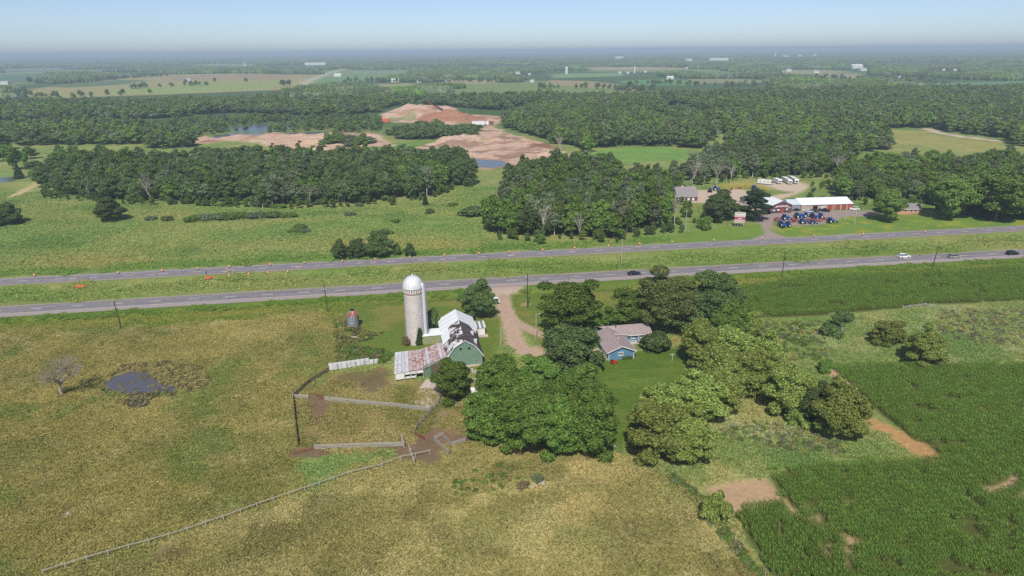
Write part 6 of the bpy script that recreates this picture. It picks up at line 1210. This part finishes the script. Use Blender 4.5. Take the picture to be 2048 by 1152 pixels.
# long workshop with white roof
t = gable_house('workshop', 'long tan workshop with white roof and red overhead doors', 'building', 150.2, 347.1, math.radians(5.2), 27.6, 13.5, 3.3, 5.4, TANBLOCK, WHITE_ROOF, 'x')
for a, b, h_, mt, nm in ((6.3, 8.8, 2.5, DARK, 'overhead_door'), (10.4, 12.8, 2.5, WHITE, 'overhead_door'), (14.3, 16.7, 2.5, DOOR_RED, 'overhead_door'), (17.2, 17.9, 2.2, DOOR_RED, 'door'), (18.4, 21.1, 3.0, DOOR_RED, 'overhead_door'), (22.0, 24.4, 2.6, DOOR_RED, 'overhead_door'), (25.2, 27.3, 2.6, DOOR_RED, 'overhead_door')):
    m = MB(); m.box(((a+b)/2, -0.05, h_/2), (b-a, 0.08, h_)); o = m.build(nm, mt, t); m = MB(); m.box(((a+b)/2, -0.07, h_+0.12), (b-a+0.3, 0.12, 0.22)); m.build('door_header', DOOR_RED, o)
m = MB(); m.box((-3.0, 4.5, 1.65), (5.9, 8.0, 3.3)); m.prism([(-5.95, 0.5, 3.3), (-5.95, 8.5, 3.3), (-5.95, 6.0, 4.9)], (5.9, 0, 0)); m.build('side_wing', GREYWALL, t); m = MB(); m.slab([(-6.2, 0.2, 3.35), (-0.45, 0.2, 3.35), (-0.45, 6.0, 5.05), (-6.2, 6.0, 5.05)], 0.08); m.build('wing_roof', simple('pale_grey_roof', (206, 214, 222), 0.45, var=0.04), t)
t = gable_house('maroon_barn', 'maroon barn with tall grey roof behind the wood edge', 'barn', 91.0, 374.0, 0.05, 12.6, 11, 2.3, 7.0, MAROON, ROOF_GREY, 'x')
for k in range(4): m = MB(); m.box((2.4+k*2.6, -0.05, 1.0), (1.2, 0.06, 1.5)); m.build('door', WHITE, t)
m = MB(); m.box((5.0, 5.0, 7.2), (0.7, 0.7, 1.0)); m.build('chimney', WHITE, t)
t = gable_house('grey_shed', 'dark grey shed behind the ragged pine', 'shed', 126.5, 364.0, 0.15, 7.5, 6, 2.8, 3.6, GREYWALL, simple('dark_roof', (92, 98, 110), 0.6), 'x')
t = gable_house('brick_house', 'small orange brick house with grey roof under shade trees', 'house', 192.5, 338.6, -0.03, 14.5, 8.5, 2.7, 4.6, BRICK, ROOF_GREY, 'x', 0.6)
for x0 in (4.2, 7.0, 9.8, 12.0): m = MB(); m.box((x0, -0.05, 1.6), (1.3, 0.08, 1.1)); o = m.build('window', WHITE, t); m = MB(); m.box((x0, -0.1, 1.6), (0.9, 0.04, 0.8)); m.build('pane', GLASS, o)
m = MB(); m.prism([(2.4, -0.9, 2.6), (6.4, -0.9, 2.6), (4.4, -0.9, 3.7)], (0, 3.5, 0)); m.build('porch_gable', WHITE, t); m = MB(); m.beam((-0.6, -0.63, 2.55), (15.1, -0.63, 2.55), 0.08, 0.22); m.build('fascia', WHITE, t)
# billboard by the dealership drive
x, y = G(1478, 454); t = empty('billboard', (x, y, hz(x, y)), math.radians(-14), 'tall red and white roadside billboard on four posts', 'sign')
for s in (-1.9, -0.65, 0.65, 1.9): m = MB(); m.box((s, 0.12, 1.3), (0.18, 0.18, 2.9)); m.build('post', GREY_BOARD, t)
DRED = simple('sign_maroon', (140, 60, 76), 0.6, var=0.1); SPINK = simple('sign_rose', (226, 178, 190), 0.6, var=0.08); m = MB(); m.box((0, 0, 4.7), (4.9, 0.2, 5.0)); b = m.build('panel', DRED, t)
for z, h_, mt in ((6.35, 1.6, WHITE), (5.1, 0.6, SPINK), (3.35, 0.6, SPINK), (2.5, 0.45, WHITE)): m = MB(); m.box((0, -0.12, z), (4.8, 0.06, h_)); m.build('sign_strip', mt, b)
m = MB()
for k in range(9): m.box((-1.7+k*0.42, -0.17, 6.55+0.03*(k % 3)), (0.26, 0.03, 0.42))
m.build('lettering', DRED, b); m = MB()
for k in range(4): m.box((-0.75+k*0.5, -0.13, 4.2), (0.36, 0.04, 0.42))
m.build('lettering', WHITE, b); m = MB(); m.box((2.52, 0.05, 4.4), (0.12, 0.4, 5.4)); m.build('side_frame', RUST, t)
# tractors and implements
def tractor_proto():
    t = empty('tractor', (0, 0, 0)); m = MB(); m.box((1.05, 0, 1.15), (1.9, 0.8, 0.7), top=(0.92, 0.85)); m.build('hood', BLUE_P, t); m = MB(); m.box((0.2, 0, 0.7), (3.0, 0.5, 0.45)); m.build('chassis', DARK, t)
    m = MB(); m.box((-0.55, 0, 1.85), (1.3, 1.4, 1.2), top=(0.88, 0.88)); c = m.build('cab', GLASS, t); m = MB(); m.box((-0.55, 0, 2.52), (1.5, 1.5, 0.16), top=(0.9, 0.9)); m.build('cab_roof', BLUE_P, c)
    for s in (-1, 1): m = MB(); m.box((-0.75, s*0.95, 1.45), (1.3, 0.5, 0.14)); m.build('fender', BLUE_P, t); wheel(t, -0.75, s*0.95, 0.8, 0.45); wheel(t, 1.45, s*0.8, 0.5, 0.32)
    for s in (-1, 1): m = MB(); m.beam((0.5, s*0.6, 1.5), (2.2, s*0.6, 0.95), 0.1, 0.16); m.beam((2.2, s*0.6, 0.95), (2.9, s*0.6, 0.4), 0.1, 0.16); m.build('loader_arm', BLUE_P, t)
    m = MB(); m.prism([(2.8, -0.9, 0.1), (3.4, -0.9, 0.1), (3.3, -0.9, 0.25), (2.9, -0.9, 0.7)], (0, 1.8, 0)); m.build('bucket', DARK, t); m = MB(); m.tube([(1.3, 0.2, 1.5), (1.3, 0.2, 2.3)], [0.05, 0.05], 6); m.build('exhaust', DARK, t); return t
proto = tractor_proto()
TR = ((1563, 453, 0.3, 'blue tractor at the grass corner next to the drive'), (1573, 454.5, 0.5, 'blue tractor with white rims at the drive curve'), (1570, 439.5, 0.2, 'darker blue tractor next to the red mowers'), (1595, 436, 0.3, 'blue tractor first of the row before the parked sedan'), (1608, 434.5, -0.5, 'blue tractor parked nose down behind the lot'), (1605, 447.5, 0.2, 'blue tractor between red rakes on the grass edge'), (1624, 434.5, 1.1, 'blue tractor parked before the open workshop door'), (1638, 437, 0.2, 'blue tractor with big white rims mid lot'), (1625, 448, 0.1, 'small teal blue tractor on the grass edge'), (1661, 446, 0.3, 'blue tractor alone at the far end of the display'))
for i, (u, v, rz, lab) in enumerate(TR):
    o = proto if i == 0 else copy_tree(proto); x, y = G(u, v); place(o, x, y, hz(x, y), rz+(3.14 if i % 3 == 1 else 0), 0.8 if i == 8 else 1.1); tag(o, lab, 'tractor', 'blue tractors on display')
FADED = simple('faded_red_paint', (158, 74, 68), 0.6, var=0.2)
def implement_proto():
    t = empty('mower_implement', (0, 0, 0)); m = MB(); m.box((0, 0, 0.45), (1.9, 1.3, 0.3), top=(0.85, 0.85)); m.build('deck', FADED, t); m = MB(); m.beam((0.9, 0, 0.5), (2.1, 0, 0.75), 0.12, 0.12); m.beam((0.8, 0.5, 0.5), (1.5, 0, 0.9), 0.08, 0.08); m.beam((0.8, -0.5, 0.5), (1.5, 0, 0.9), 0.08, 0.08); m.build('hitch', FADED, t)
    m = MB(); m.box((0, 0, 0.72), (0.5, 0.4, 0.3)); m.build('gearbox', DARK, t); wheel(t, -0.9, 0.5, 0.28, 0.16); wheel(t, -0.9, -0.5, 0.28, 0.16); return t
proto = implement_proto()
for i, (u, v) in enumerate(((1554, 439), (1551, 442), (1590.5, 441), (1588, 444), (1615, 442), (1622.6, 440.5), (1630, 442), (1638, 443), (1648, 439), (1561, 444), (1578, 445.5), (1658, 441), (1480, 378.5), (1462, 380), (1536, 391))):
    o = proto if i == 0 else copy_tree(proto); x, y = G(u, v); place(o, x, y, hz(x, y), i*1.3, 1.25); tag(o, 'red towed mower among the blue tractors' if i < 12 else 'red implement parked in the pale back yard', 'implement', 'red mowers on display' if i < 12 else 'implements in the back yard')
for i, (u, v) in enumerate(((1432, 381), (1508, 380), (1420, 384))): o = copy_tree(bpy.data.objects['tractor']); x, y = G(u, v); place(o, x, y, hz(x, y), 0.6*i, 1.1); tag(o, ['blue tractor at the back yard edge by the dry grass', 'dark tractor behind the showroom roof', 'blue tractor half hidden by the oak in the back yard'][i], 'tractor', 'tractors in the back yard')
# campers
def camper(name, label, pa, pb, H=3.1, W=2.4, slide=False):
    a, b = G(*pa), G(*pb); L = float(np.linalg.norm(b-a)); c = (a+b)/2; t = empty(name, (c[0], c[1], hz(*c)), math.atan2(b[1]-a[1], b[0]-a[0]), label, 'camper')
    sd_ = [(-L/2, 0.6), (L/2-0.5, 0.6), (L/2, 1.2), (L/2-0.1, H-0.5), (L/2-0.6, H), (-L/2+0.3, H), (-L/2, H-0.3)]; m = MB(); m.prism([(p, -W/2, q) for p, q in sd_], (0, W, 0)); m.build('body', WHITEP, t)
    for s in (-1, 1):
        for k in (-0.3, 0.02, 0.3): m = MB(); m.box((L*k, s*(W/2+0.02), 2.0), (0.8, 0.05, 0.6)); m.build('window', GLASS, t)
        m = MB(); m.box((0, s*(W/2+0.02), 0.85), (L*0.9, 0.04, 0.18)); m.build('stripe', STEEL, t); wheel(t, -0.5, s*(W/2-0.2), 0.36, 0.22); wheel(t, 0.4, s*(W/2-0.2), 0.36, 0.22)
    m = MB(); m.box((-L*0.15, 0, H+0.12), (0.9, 0.7, 0.25), top=(0.85, 0.85)); m.build('roof_unit', WHITE, t); m = MB(); m.box((L/2+0.0, 0, 1.9), (0.06, W*0.7, 0.9)); m.build('end_window', GLASS, t)
    m = MB(); m.beam((L/2-0.2, 0, 0.55), (L/2+1.2, 0, 0.5), 0.15, 0.12); m.build('drawbar', DARK, t)
camper('camper_trailer', 'white camper trailer parked broadside on the gravel', (1516, 368.3), (1542, 371.2)); camper('camper_trailer', 'white camper first of the angled row', (1549, 365), (1560, 369.3)); camper('camper_trailer', 'long white camper in the middle of the angled row', (1566, 362), (1580, 369.8)); camper('camper_trailer', 'white camper with dark end window closing the row', (1580, 361.5), (1593, 369.2), 3.3)
# ---- gravel pit plant
x, y = G(898, 240); t = empty('conveyor', (x, y, 6), 0, 'long rusty conveyor resting on the red stockpile', 'conveyor'); x2, y2 = G(880, 226, 19)
m = MB()
for s in (-1.2, 1.2): m.beam((s, 0, 0), (-26+s, 22, 14), 0.5, 0.9); m.beam((s+14, -12, -5), (s, 0, 0), 0.5, 0.9)
m.build('truss', RUST, t); m = MB(); m.beam((14, -12, -4.4), (-26, 22, 14.6), 1.8, 0.2); m.build('belt', DARK, t)
for k in (0.25, 0.6): m = MB(); m.beam((-26*k-2, 22*k, 14*k), (-26*k-2, 22*k, -6), 0.4, 0.4, up=(1, 0, 0)); m.build('support', RUST, t)
def pit_truck(u, v, rz, label, mt=WHITEP, s=1.8):
    x, y = G(u, v); t = empty('pit_truck', (x, y, hz(x, y)), rz, label, 'truck', None); m = MB(); m.box((-0.6, 0, 1.9), (5.0, 2.4, 1.7), top=(1.0, 1.05)); m.build('dump_box', mt, t); m = MB(); m.box((2.9, 0, 1.8), (1.7, 2.3, 2.0), top=(0.8, 0.9)); c = m.build('cab', mt, t); m = MB(); m.box((3.65, 0, 2.2), (0.3, 1.9, 0.7)); m.build('windscreen', GLASS, c)
    for a in (-2.2, -1.0, 2.8):
        for q in (-1, 1): wheel(t, a, q*1.0, 0.5, 0.4)
    t.scale = (s, s, s)
pit_truck(955, 252, 0.1, 'white tanker truck standing in the gravel pit gap', WHITEP, 2.0); pit_truck(966, 251.5, 0.0, 'white dump truck beside the tanker in the pit'); pit_truck(977, 250.5, 0.2, 'rust coloured loader at the end of the truck row', RUST, 1.5); pit_truck(768, 246, 0.1, 'orange loader at the side of the pit scrub', ORANGE, 1.6)
x, y = G(935, 246); t = empty('pit_mast', (x, y, 0), 0, 'thin lattice mast over the gravel pit', 'mast'); m = MB()
for a in (0, 2.1, 4.2): m.tube([(0.7*math.cos(a), 0.7*math.sin(a), -1), (0.15*math.cos(a), 0.15*math.sin(a), 22)], [0.12, 0.08], 5)
m.build('lattice', STEEL, t)
# ---- farms in the distance
FW = simple('far_white_wall', (214, 216, 214), 0.7, var=0.05); FR = simple('far_roof', (176, 178, 182), 0.6, var=0.08); FRED = simple('far_red_wall', (150, 84, 72), 0.7)
def far_building(u, v, wpx, label, tall=1.0, name='farm_building'):
    x, y = G(u, v); d = math.hypot(x, y); W = wpx/FPX*d*0.8; hh = min(10, max(4, W*0.28))*tall; gable_house(name, label, 'building', x-W/2, y, 0.1, W, min(W*0.6, 30), hh, hh*1.6, FW, FW if wpx > 14 else FR, 'x', 0.5)
FB = [(675, 153.5, 16, 'white farm shed at the far road bend'), (790, 164.5, 18, 'white farmhouse group before the far hedgerow'), (838, 165.5, 9, 'small white house past the farmhouse group'), (1036, 148, 12, 'white house by the distant water tower'), (1064, 164.5, 10, 'white house in the dark spinney'), (1059, 150, 6, 'small white shed beyond the spinney'), (1240, 147, 8, 'white shed first of the distant farm row'), (1256, 147.5, 7, 'white shed second of the distant farm row'), (1291, 145, 7, 'white shed by the distant concrete silo'), (1341, 158.5, 16, 'big white barn in the green far field'), (1374, 137, 7, 'small pale house on the far tan field'), (1716, 137, 24, 'long white dairy barn by the far fields'), (1728, 142, 14, 'lower white barn below the dairy barn'), (1578, 143, 12, 'white shed behind the round spinney'), (1633, 146, 12, 'tan roofed shed between far woods'), (1888, 141.5, 6, 'pale house at the wood clearing'), (1911, 141.5, 7, 'cream house next to the pale one'), (1800, 157, 6, 'white shed in the forest belt'), (1239, 117, 20, 'white factory shed on the horizon plain'), (1439, 121, 44, 'very long pale shed on the horizon plain'), (1379, 122, 14, 'pale roofed hall beside the very long shed'), (1571, 114.5, 14, 'white elevator sheds on the horizon'), (1600, 112.5, 8, 'white tank hall next to the elevator sheds'), (1631, 112, 8, 'pale roof past the elevator sheds'), (630, 130.5, 46, 'long pale quarry face shed on the horizon'), (375, 162.5, 12, 'grey house standing in the wide tan field'), (8, 169, 14, 'grey farm shed at the green field end')]
for a in FB: far_building(*a)
def far_silo(u, v, hpx, label, wpx=4, cap=FW, name='far_silo'):
    x, y = G(u, v); d = math.hypot(x, y); h = hpx/FPX*d; r = wpx/FPX*d/2; t = empty(name, (x, y, 0), 0, label, 'silo'); m = MB(); m.lathe([(r, -1), (r, h*0.85)], 14); m.build('shaft', FW, t); m = MB(); m.lathe([(r*1.05, h*0.85), (r*0.8, h*0.95), (0, h)], 14); m.build('dome', cap, t)
far_silo(1133, 147.5, 13, 'white silo tower beside the distant farm', 5); far_silo(1269, 146.5, 12, 'thin pale silo at the distant farm row', 3); far_silo(490, 133, 6, 'pale silo far across the plain', 3); far_silo(1550, 114, 8, 'dark tower at the horizon elevator', 3, FR)
gx = None
